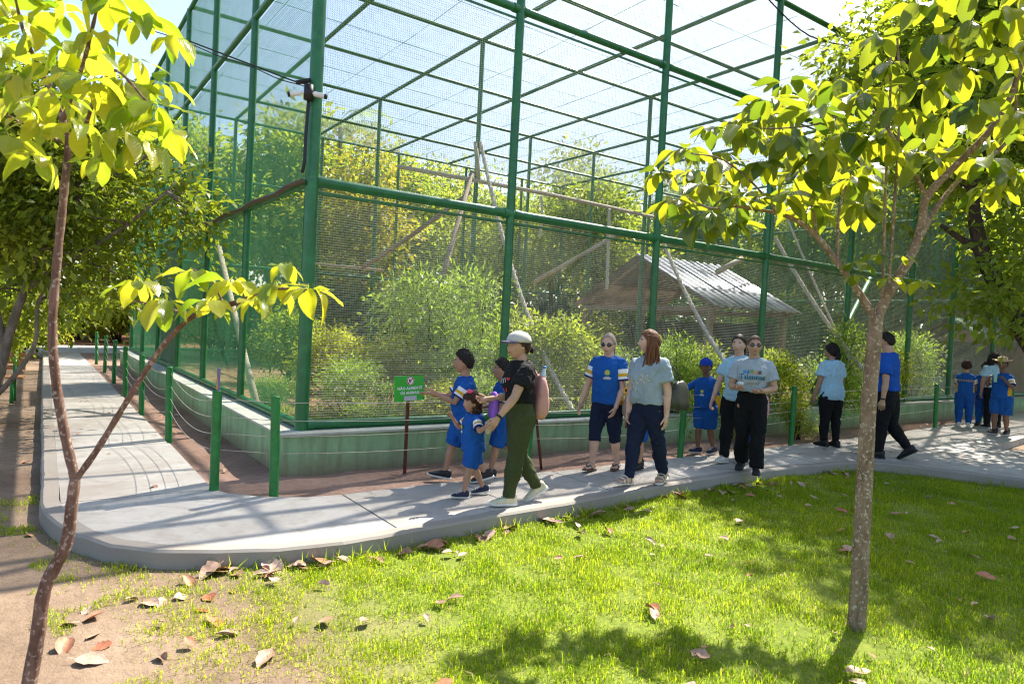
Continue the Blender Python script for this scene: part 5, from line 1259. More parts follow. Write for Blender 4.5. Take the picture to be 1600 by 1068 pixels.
    for sd in (1, -1):
        FM = foot_pts(sd, None); mb = MB()
        if ty in ('sneaker', 'boot'):
            hi = .02 if ty == 'sneaker' else .07
            foot_loft(mb, FM, [(-.082, .020, .022, .07 + hi), (-.076, .034, .018, .085 + hi), (-.045, .038, .018, .095 + hi), (-.005, .037, .018, .098 + hi), (.03, .038, .018, .094), (.075, .043, .018, .076), (.12, .047, .018, .062), (.155, .042, .020, .052), (.178, .028, .022, .040), (.186, .012, .024, .034)])
            o = mb.build('shoe', shoe['col'], root)
            s2 = MB(); st = shoe.get('thick', .024)
            foot_loft(s2, FM, [(-.092, .022, .004, st + .006), (-.082, .038, .0, st + .006), (-.03, .041, .0, st), (.05, .043, .0, st), (.12, .051, .0, st), (.165, .044, .003, st + .002), (.188, .026, .008, st + .004), (.195, .010, .012, st + .002)]); s2.build('sole', shoe.get('sole', RUBBER_W), o)
            l2 = MB()
            for q in range(4): l2.tube([FM(.045 + .022 * q, -.022, .094 - .011 * q), FM(.05 + .022 * q, 0, .103 - .0115 * q), FM(.045 + .022 * q, .022, .094 - .011 * q)], .0045 * ls2, 5)
            l2.build('laces', shoe.get('lace', RUBBER_W), o)
        else:
            st = .022 if ty == 'flipflop' else .034
            foot_loft(mb, FM, [(-.082, .020, .0, .022), (-.072, .036, .0, .022), (-.03, .036, .0, .022), (.05, .038, .0, .021), (.12, .050, .0, .021), (.16, .045, .002, .021), (.185, .026, .004, .021), (.19, .01, .008, .02)])
            o = mb.build('sandal', shoe['col'], root); l2 = MB()
            if ty == 'sandal':
                for x0, x1, zt in ((.10, .125, .066), (.055, .07, .085), (-.03, -.03, .085)):
                    l2.tube([FM(x0, -.048, .024), FM((x0 + x1) / 2, -.035, zt), FM(x1, 0, zt + .012), FM((x0 + x1) / 2, .035, zt), FM(x0, .048, .024)], [(.013 * ls2, .005 * ls2)] * 5, 6)
            else:
                for s_ in (-1, 1): l2.tube([FM(.045, s_ * .044, .024), FM(.09, s_ * .026, .07), FM(.135, sd * -.012, .052)], .0055 * ls2, 6)
            l2.build('strap', shoe.get('strap', shoe['col']), o)
    # trousers ------------------------------------------------------------------
    bt = S['bottom']; vx = .0115 if not child else .010; sdn = S['pos'][0] * 3.7
    def set_band(me, fn):
        co = np.empty(len(me.vertices) * 3, np.float32); me.vertices.foreach_get('co', co); co = co.reshape(-1, 3)
        a_ = me.attributes.new('band', 'FLOAT', 'POINT'); a_.data.foreach_set('value', np.array([fn(q) for q in co.astype(float)], np.float32))
    mb = MB(); top = bt.get('top', .60 if not child else .58)
    torso(mb, .008, 0.40, top)
    for sd in (1, -1):
        H0, K, A, fp = legs[sd]; k = h * (W ** .6); lk = bt.get('loose', 1.12)
        full = [(H0 + Vector((0, 0, .030 * h)), .054), (H0.lerp(K, .3), .058), (H0.lerp(K, .75), .047), (K, .039), (K.lerp(A, .3), .040), (K.lerp(A, .7), .031), (A + (K - A) * .03, .028)]
        wide = bt.get('wide'); 
        if wide: full = [(q, r_ + wide * max(0, i - 1) * .0028) for i, (q, r_) in enumerate(full)]
        L = bt.get('len', 1.0)      # 1 = ankle
        tot = len(full) - 1; e = L * tot; keep = [full[i] for i in range(len(full)) if i <= e]
        if e < tot:
            i0 = int(e); t_ = e - i0; q = full[i0][0].lerp(full[i0 + 1][0], t_); r_ = full[i0][1] * (1 - t_) + full[i0 + 1][1] * t_
            if t_ > .05: keep.append((q, r_))
        flare = bt.get('flare', 0.); n_ = len(keep)
        mb.tube([q for q, _ in keep], [r_ * k * lk * (1 + flare * i / (n_ - 1)) for i, (_, r_) in enumerate(keep)], 16)
    me = remesh(mb, vx, 2, 'trousers', bt['mat'], .019 * min(1, ls), 8 if not child else 11, sdn)
    if bt.get('stripe'):
        set_band(me, lambda q: min(1, abs(q[1] - (hw if q[1] > 0 else -hw) * 1.0) / (.062 * h * 1.15)) if (q[1] * (1 if q[1] > 0 else -1)) > hw else 0.)
    link(bt.get('name', 'trousers'), me, root)
    # top -------------------------------------------------------------------------
    tp = S['top']; mb = MB(); hem = tp.get('hem', .50 if not child else .47)
    r0 = min(rings, key=lambda q: abs(q[0] - hem)); gl = tp.get('loose', .010)
    torso(mb, .014, hem, .834 if not child else .806, 22, None, gl)
    sl = tp.get('sleeve', .55); sr = tp.get('sleeve_r', 1.35); sleeves = []
    for sd in (1, -1):
        s0, E, Wr, f = arms[sd]; k = h * aw; inn = TP(shz + .006, -.004, sd * shw * .55)
        if tp.get('long_bands'):
            mb.tube([inn, s0, s0.lerp(E, .12)], [.034 * k, .039 * k, .040 * k], 14)
            m2 = MB(); Q = [s0.lerp(E, q / 5) for q in range(6)] + [E.lerp(Wr, q / 4 * .85) for q in range(1, 5)]; m2.tube(Q, [(.043 - .0013 * i) * k * (1 + .03 * math.sin(i * 2.2)) for i in range(10)], 16, tvals=[i / 9 for i in range(10)]); sleeves.append(m2)
        elif tp.get('bands') and sl <= 1:
            mb.tube([inn, s0, s0.lerp(E, .12)], [.034 * k, .039 * k, .040 * k], 14)
            m2 = MB(); n_ = 9; m2.tube([s0.lerp(E, -.02 + (sl + .02) * i / n_) for i in range(n_ + 1)], [(.0425 + .006 * i / n_) * k * (1 + .03 * math.sin(i * 2.2)) for i in range(n_ + 1)], 16, tvals=[i / n_ for i in range(n_ + 1)])
            sleeves.append(m2)
        elif sl <= 1: 
            q = sl; mb.tube([inn, s0, s0.lerp(E, q * .5), s0.lerp(E, q)], [.034 * k, .038 * k, .035 * k * (sr * .5 + .5), .034 * k * sr * .94], 14)
        else:
            q = sl - 1; mb.tube([inn, s0, s0.lerp(E, .6), E, E.lerp(Wr, q)], [.034 * k, .039 * k, .036 * k, .034 * k, .027 * k], 14)
    me = remesh(mb, vx, 2, 'shirt', tp['mat'], .021 * min(1, ls), 9 if not child else 12, sdn + 3)
    if tp.get('side'):
        set_band(me, lambda q: min(1, abs(q[1]) / (.100 * h * W + .03)) if q[2] < PZ + (shz - hz - .09) * h else 0.)
    shirt = link('shirt', me, root)
    for m2 in sleeves: o = m2.build('sleeve', tp.get('sleeve_mat', SLEEVE), root, True, 'band'); 
    # neck rib
    mb = MB(); nb = [neck_b + Vector((.006 * h + (nr * 1.32) * math.cos(2 * math.pi * i / 18), nr * 1.38 * math.sin(2 * math.pi * i / 18), -.004 * h - .014 * h * math.cos(2 * math.pi * i / 18))) for i in range(19)]
    mb.tube(nb, .006 * h / 1.65 + .002, 6); mb.build('collar', tp.get('collar', tp['mat'] if not tp.get('side') else BLUE), root)
    bvh = BVHTree.FromPolygons([v.co.copy() for v in me.vertices], [tuple(q.vertices) for q in me.polygons])
    def decal(name, V2, F2, m, cz, cl=0., front=1, off=.0035, src=None):
        off += .005
        """V2: (u to the wearer's left... seen from outside as x right), v up; projected on the cloth"""
        out = []
        for u, v in V2:
            o_ = TP(cz) + Vector((front * .6, (cl - front * -u) if False else cl + front * u, v)); 
            hit = (src or bvh).ray_cast(o_, Vector((-front, 0, 0)))
            q = hit[0] if hit[0] is not None else o_ + Vector((-front * .5, 0, 0))
            out.append(q + (hit[1] if hit[0] is not None and hit[1].x * front > 0 else Vector((front, 0, 0))) * off)
        mbb = MB(); mbb.add(out, F2); return mbb.build(name, m, shirt, False)
    S['decal'] = decal
    def crest(cz, cl, s_, src=None):
        n = 14; V2 = [(s_ * math.cos(6.283 * i / n), s_ * 1.05 * math.sin(6.283 * i / n)) for i in range(n)]
        decal('crest', V2, [tuple(range(n))], mat('crest_green', (.12, .30, .12), .6), cz, cl, 1, .003, src)
        decal('crest', [(u * .68, v * .68 - s_ * .1) for u, v in V2], [tuple(range(n))], mat('crest_yellow', (.55, .42, .10), .6), cz, cl, 1, .005, src)
        for q, (w_, zz) in enumerate(((.75, -1.45), (1.25, -1.8), (1.1, -2.2))):
            decal('crest_lettering', [(-w_ * s_, (zz - .12) * s_), (w_ * s_, (zz - .12) * s_), (w_ * s_, (zz + .12) * s_), (-w_ * s_, (zz + .12) * s_)], [(0, 1, 2, 3)], mat('print_white', (.62, .65, .68), .6), cz, cl, 1, .004, src)
    if tp.get('crest'): crest(*tp['crest'])
    def shirt_text(body_, size, cz, cl, m, front=1, bold=.0008):
        t_ = text_mesh(body_, size, bold); V2 = [(v.co.x, v.co.y) for v in t_.vertices]; F2 = [tuple(q.vertices) for q in t_.polygons]
        # seen from the front the wearer's left is on the viewer's right
        decal('lettering', V2, F2, m, cz, cl, front, .004); bpy.data.meshes.remove(t_)
    for a_ in tp.get('text', []): shirt_text(*a_)
    for nm, V2, F2, m_, cz, cl in tp.get('shapes', []): decal(nm, V2, F2, m_, cz, cl, 1, .004)
    # hair -----------------------------------------------------------------------------
    hr = S.get('hair', {}); hm = hr.get('mat', H_BLACK); style = hr.get('style', 'short')
    rr = random.Random(int(h * 1000))
    def hairline(az):      # minimum height (unit head) over azimuth 0 front .. pi back
        a_ = abs(az)
        pts = {'short': [(0, .072), (.6, .062), (1.05, .030), (1.35, .012), (1.75, -.012), (2.2, -.050), (3.2, -.068)], 'receding': [(0, .092), (.6, .080), (1.05, .04), (1.4, .01), (1.8, -.02), (2.2, -.05), (3.2, -.06)]}[hr.get('line', 'short')]
        for (x0, y0), (x1, y1) in zip(pts[:-1], pts[1:]):
            if x0 <= a_ <= x1: return y0 + (y1 - y0) * (a_ - x0) / (x1 - x0)
        return pts[-1][1]
    g = hr.get('grow', .012); curly = hr.get('curly', 0.)
    V, F = head_surface(1.0, 48, 40, 0., False)
    Vh = []
    for q in V:
        az = math.atan2(q.y, q.x); m_ = min(1, max(0, (q.z - hairline(az)) / .018 + .15))
        n_ = noise.noise(q * 38) * .5 + noise.noise(q * 90) * .3
        gg = g * (m_ ** .5) * (1 + .35 * n_) + (curly * (noise.noise(q * 60) + .6) * m_ if curly else 0) + (.004 if m_ > 0 else 0)
        gg += hr.get('top', 0) * max(0, q.z / .118) ** 2
        Vh.append((q + q.normalized() * gg) * hs)
    Fh = [f for f in F if sum(1 for i in f if V[i].z > hairline(math.atan2(V[i].y, V[i].x)) + .004 * noise.noise(V[i] * 120)) >= 3]
    hb = MB()
    if style != 'bald': hb.add([HC + HR @ q for q in Vh], Fh)
    HP = lambda x, y, z: HC + HR @ (Vector((x, y, z)) * hs)
    def strands(n, a0, a1, path, r0, jit=.012):
        for i in range(n):
            t_ = i / max(1, n - 1); j = Vector((rr.uniform(-jit, jit), rr.uniform(-jit, jit), 0))
            P_ = [Vector(q0).lerp(Vector(q1), t_) + j * (k_ / len(path)) for k_, (q0, q1) in enumerate(path)]
            P_ = smooth_pts([HC + HR @ (q * hs) for q in P_], 4); K_ = len(P_)
            hb.tube(P_, [r0 * hs * (1 - .6 * k_ / K_) for k_ in range(K_)], 6)
    if style == 'bun':
        hb.ellipsoid(HP(-.115, 0, -.012), (.034 * hs, .034 * hs, .034 * hs), HR, 0, 14, 10, lambda q: q * (1 + .12 * noise.noise(q * 70)))
        strands(7, 0, 0, [((-.11, -.02, -.02), (-.11, .02, -.02)), ((-.135, -.03, -.02), (-.135, .03, -.02)), ((-.145, -.02, -.055), (-.14, .02, -.06))], .010)
    if style == 'ponytail':
        strands(16, 0, 0, [((-.09, -.015, .005), (-.09, .015, .005)), ((-.125, -.03, -.02), (-.125, .03, -.02)), ((-.125, -.035, -.10), (-.125, .035, -.10)), ((-.115, -.025, -.19), (-.115, .025, -.19))], .013)
    if style == 'long':
        ln = hr.get('len', .30)
        strands(36, 0, 0, [((-.02, -.078, .05), (-.02, .078, .05)), ((-.06, -.088, -.03), (-.06, .088, -.03)), ((-.075, -.098, -.14), (-.075, .098, -.14)), ((-.085, -.10, -ln), (-.085, .10, -ln))], .019, .03)
        for s_ in (-1, 1):
            strands(16, 0, 0, [((.030, s_ * .066, .075), (-.03, s_ * .082, .07)), ((.020, s_ * .086, -.01), (-.03, s_ * .096, -.01)), ((.030, s_ * .098, -.12), (-.03, s_ * .106, -.12)), ((.075, s_ * .075, -ln * .95), (-.02, s_ * .10, -ln))], .016, .03)
    if style == 'curls':
        for i in range(150):
            th = rr.uniform(-math.pi, math.pi); 
            az = th; zz = rr.uniform(-.10, .10) if abs(az) > 1.15 else rr.uniform(.05, .11)
            q = Vector((math.cos(az) * .098, math.sin(az) * .08, zz)); q = q * (1 - .28 * max(0, zz / .118) ** 2); q *= 1.10
            hb.ellipsoid(HC + HR @ (q * hs), tuple(rr.uniform(.013, .021) * hs for _ in range(3)), None, 0, 7, 5)
    if style in ('short', 'bun', 'ponytail') and hr.get('grow', .012) > .004:
        for q, hq in list(zip(V, Vh))[::3]:
            if q.z > hairline(math.atan2(q.y, q.x)) + .006:
                nrm = q.normalized(); fl = Vector((-.6, 0, .2)) if style != 'short' else Vector((rr.uniform(-.8, .8), rr.uniform(-.8, .8), rr.uniform(-.9, .5)))
                dd = (nrm * (.22 if style == 'short' else .12) + fl).normalized(); b0 = hq - nrm * .006 * hs
                hb.tube([HC + HR @ b0, HC + HR @ (b0 + dd * .012 * hs), HC + HR @ (b0 + dd * .022 * hs - nrm * .003 * hs)], [.006 * hs, .0045 * hs, .001 * hs], 4)
    if hb.v: hb.build('hair', hm, root)
    # extras on the head -----------------------------------------------------------------
    ex = S.get('extras', {})
    if 'cap' in ex:
        c1, c2 = ex['cap']; mb = MB(); n, m_ = 24, 9; vs = []; fs = []
        for i in range(m_ + 1):
            ph = math.pi / 2 * i / m_
            for j in range(n):
                th = 2 * math.pi * j / n; q = Vector((.118 * math.sin(ph) * math.cos(th) - .006, .096 * math.sin(ph) * math.sin(th), .036 + .100 * math.cos(ph) ** .85)); vs.append(HC + HR @ (q * hs))
        for i in range(m_):
            for j in range(n): fs.append((i * n + j, (i + 1) * n + j, (i + 1) * n + (j + 1) % n, i * n + (j + 1) % n))
        mb.add(vs, fs); o = mb.build('cap', c1, root); sm = o.modifiers.new('s', 'SOLIDIFY'); sm.thickness = .004
        mb = MB(); vs = []; fs = []; n = 14
        for k_, (ext, dz) in enumerate(((0, 0), (.035, .004), (.075, -.006))):
            for i in range(n + 1):
                th = R_(-68 + 136 * i / n); b_ = Vector((.112 * math.cos(th) - .004, .092 * math.sin(th), .038)); q = b_ + Vector((ext * math.cos(th) ** .5, 0, dz - .012 * (math.sin(th) ** 2) * k_ * .5))
                vs.append(HC + HR @ (q * hs))
        for k_ in range(2):
            for i in range(n): fs.append((k_ * (n + 1) + i, k_ * (n + 1) + i + 1, (k_ + 1) * (n + 1) + i + 1, (k_ + 1) * (n + 1) + i))
        mb.add(vs, fs); b2 = mb.build('visor', c2, o); sm = b2.modifiers.new('s', 'SOLIDIFY'); sm.thickness = .004
    if 'straw' in ex:
        mb = MB(); vs = []; fs = []; n = 28; prof = [(.0, .150), (.05, .150), (.085, .135), (.098, .09), (.103, .045), (.12, .040), (.155, .046), (.185, .062)]
        for r_, z_ in prof:
            for j in range(n):
                th = 2 * math.pi * j / n; up_ = .03 * abs(math.sin(th)) ** 2 * max(0, (r_ - .103) / .08)
                vs.append(HP(r_ * math.cos(th) * 1.08, r_ * math.sin(th) * .92, z_ + .012 + up_ - (.018 if r_ == 0 else 0)))
        for i in range(len(prof) - 1):
            for j in range(n): fs.append((i * n + j, (i + 1) * n + j, (i + 1) * n + (j + 1) % n, i * n + (j + 1) % n))
        mb.add(vs, fs); o = mb.build('straw_hat', mat('straw', (.50, .38, .22), .8, .2, 30, .6, 150), root); sm = o.modifiers.new('s', 'SOLIDIFY'); sm.thickness = .005
    if 'glasses' in ex:
        mb = MB(); gl_ = mat('dark_lens', (.012, .010, .022), .12, .02, 9, 0, spec=.8)
        for s_ in (-1, 1): mb.ellipsoid(HP(.088, s_ * .033, .008), (.007 * hs, .029 * hs, .021 * hs), HR @ Matrix.Rotation(R_(s_ * 14), 3, 'Z'), 0, 16, 8)
        mb.tube([HP(.096, -.01, .014), HP(.096, .01, .014)], .003 * hs, 6)
        for s_ in (-1, 1): mb.tube([HP(.082, s_ * .06, .014), HP(.02, s_ * .083, .012), HP(-.02, s_ * .082, .008)], .003 * hs, 6)
        mb.build('sunglasses', gl_, root)
    if 'bow' in ex:
        mb = MB()
        for i in range(9): mb.ellipsoid(HP(.045 + .02 * math.cos(i * 2.4), .028 + .02 * math.sin(i * 2.4), .128 + .008 * (i % 3)), (.016 * hs, .016 * hs, .014 * hs), None, 0, 8, 6)
        mb.build('hair_bow', mat('pink_bow', (.75, .05, .17), .5, .1), root)
    if 'watch' in ex:
        sd = ex['watch']; s0, E, Wr, f = arms[sd]; q = E.lerp(Wr, .93); mb = MB(); mb.tube([q - f * .010, q + f * .010], .0185 * h * aw + .002, 12); mb.build('wristband', BLKS, root)
    S['root'] = root; S['J'] = dict(HC=HC, HR=HR, hs=hs, arms=arms, legs=legs, TP=TP, PZ=PZ, yaw=yaw, pos=p)
    return root
def to_world(S, q): return S['J']['pos'] + Matrix.Rotation(S['J']['yaw'], 3, 'Z') @ Vector(q)

SNK_BLK = dict(type='sneaker', col=BLKS, sole=RUBBER_W, lace=RUBBER_K); SNK_NAVY = dict(type='sneaker', col=NAVYC, sole=RUBBER_W, lace=RUBBER_W); SNK_CREAM = dict(type='sneaker', col=CREAM, sole=RUBBER_W, lace=mat('mint_lace', (.25, .5, .36), .7), thick=.034)
SHOE_BLK = dict(type='sneaker', col=BLKS, sole=RUBBER_K, lace=RUBBER_K)
SNK_WHT = dict(type='sneaker', col=WHT_L, sole=RUBBER_W, lace=RUBBER_W)
def rows(n_, seed, w_, hgt):
    """a few strokes standing for small print"""
    r_ = random.Random(seed); V2, F2 = [], []
    for i in range(n_):
        x = -w_ / 2 + w_ * i / n_; b = len(V2); dx = w_ / n_ * .55; y0 = r_.uniform(-.3, 0) * hgt
        V2 += [(x, y0), (x + dx * .5, y0), (x + dx, y0 + hgt * r_.uniform(.6, 1)), (x + dx * .5, y0 + hgt * r_.uniform(.6, 1))]; F2.append((b, b + 1, b + 2, b + 3))
    return V2, F2
TXT_Y = mat('print_yellow', (.62, .36, .05), .6, .05, 9, 0); TXT_R = mat('print_red', (.60, .03, .04), .6, .05, 9, 0); TXT_W = mat('print_grey_white', (.45, .48, .52), .6, .05, 9, 0); TXT_T = mat('print_teal', (.02, .17, .30), .6, .05, 9, 0); TXT_G = mat('print_olive', (.33, .26, .10), .6, .05, 9, 0)
def flower(s_, seed):
    V2, F2 = [], []; n = 5
    for i in range(n):
        th = 6.283 * i / n + seed; c, s2 = math.cos(th), math.sin(th)
        outer_ = [(.15, 0), (.5, .22), (.95, .12), (1.0, 0), (.95, -.12), (.5, -.22)]; inner_ = [(.3, 0), (.52, .12), (.82, .06), (.86, 0), (.82, -.06), (.52, -.12)]
        b = len(V2); V2 += [(s_ * (x * c - y * s2), s_ * (x * s2 + y * c)) for x, y in outer_ + inner_]
        for k_ in range(6): F2.append((b + k_, b + (k_ + 1) % 6, b + 6 + (k_ + 1) % 6, b + 6 + k_))
    return V2, F2
heart = [(0, -.016), (.016, .002), (.015, .012), (.008, .014), (0, .006), (-.008, .014), (-.015, .012), (-.016, .002)]
V_a, F_a = rows(5, 3, .13, .05); V_b, F_b = rows(4, 5, .12, .045); V_c, F_c = flower(.075, .4); V_d, F_d = flower(.055, .9)
hands_prints = []
for i, (cx, colr) in enumerate(((-.085, (.05, .25, .5)), (-.045, (.02, .2, .45)), (0.0, (.18, .36, .06)), (.045, (.65, .25, .08)), (.08, (.08, .08, .10)))):
    V2, F2 = [], []
    pts = [(-.012, -.012), (.012, -.012), (.014, .006), (.022, .016), (.016, .018), (.010, .010), (.008, .028), (.002, .028), (.001, .010), (-.004, .026), (-.010, .024), (-.007, .008), (-.018, .018), (-.022, .014), (-.013, .002)]
    hands_prints.append(('hand_print', [(cx + x * 1.05, y * 1.05 + (.012 if i == 2 else 0)) for x, y in pts], [tuple(range(len(pts)))], mat('print_hand_%d' % i, colr, .6, .05, 9, 0), .735, 0))

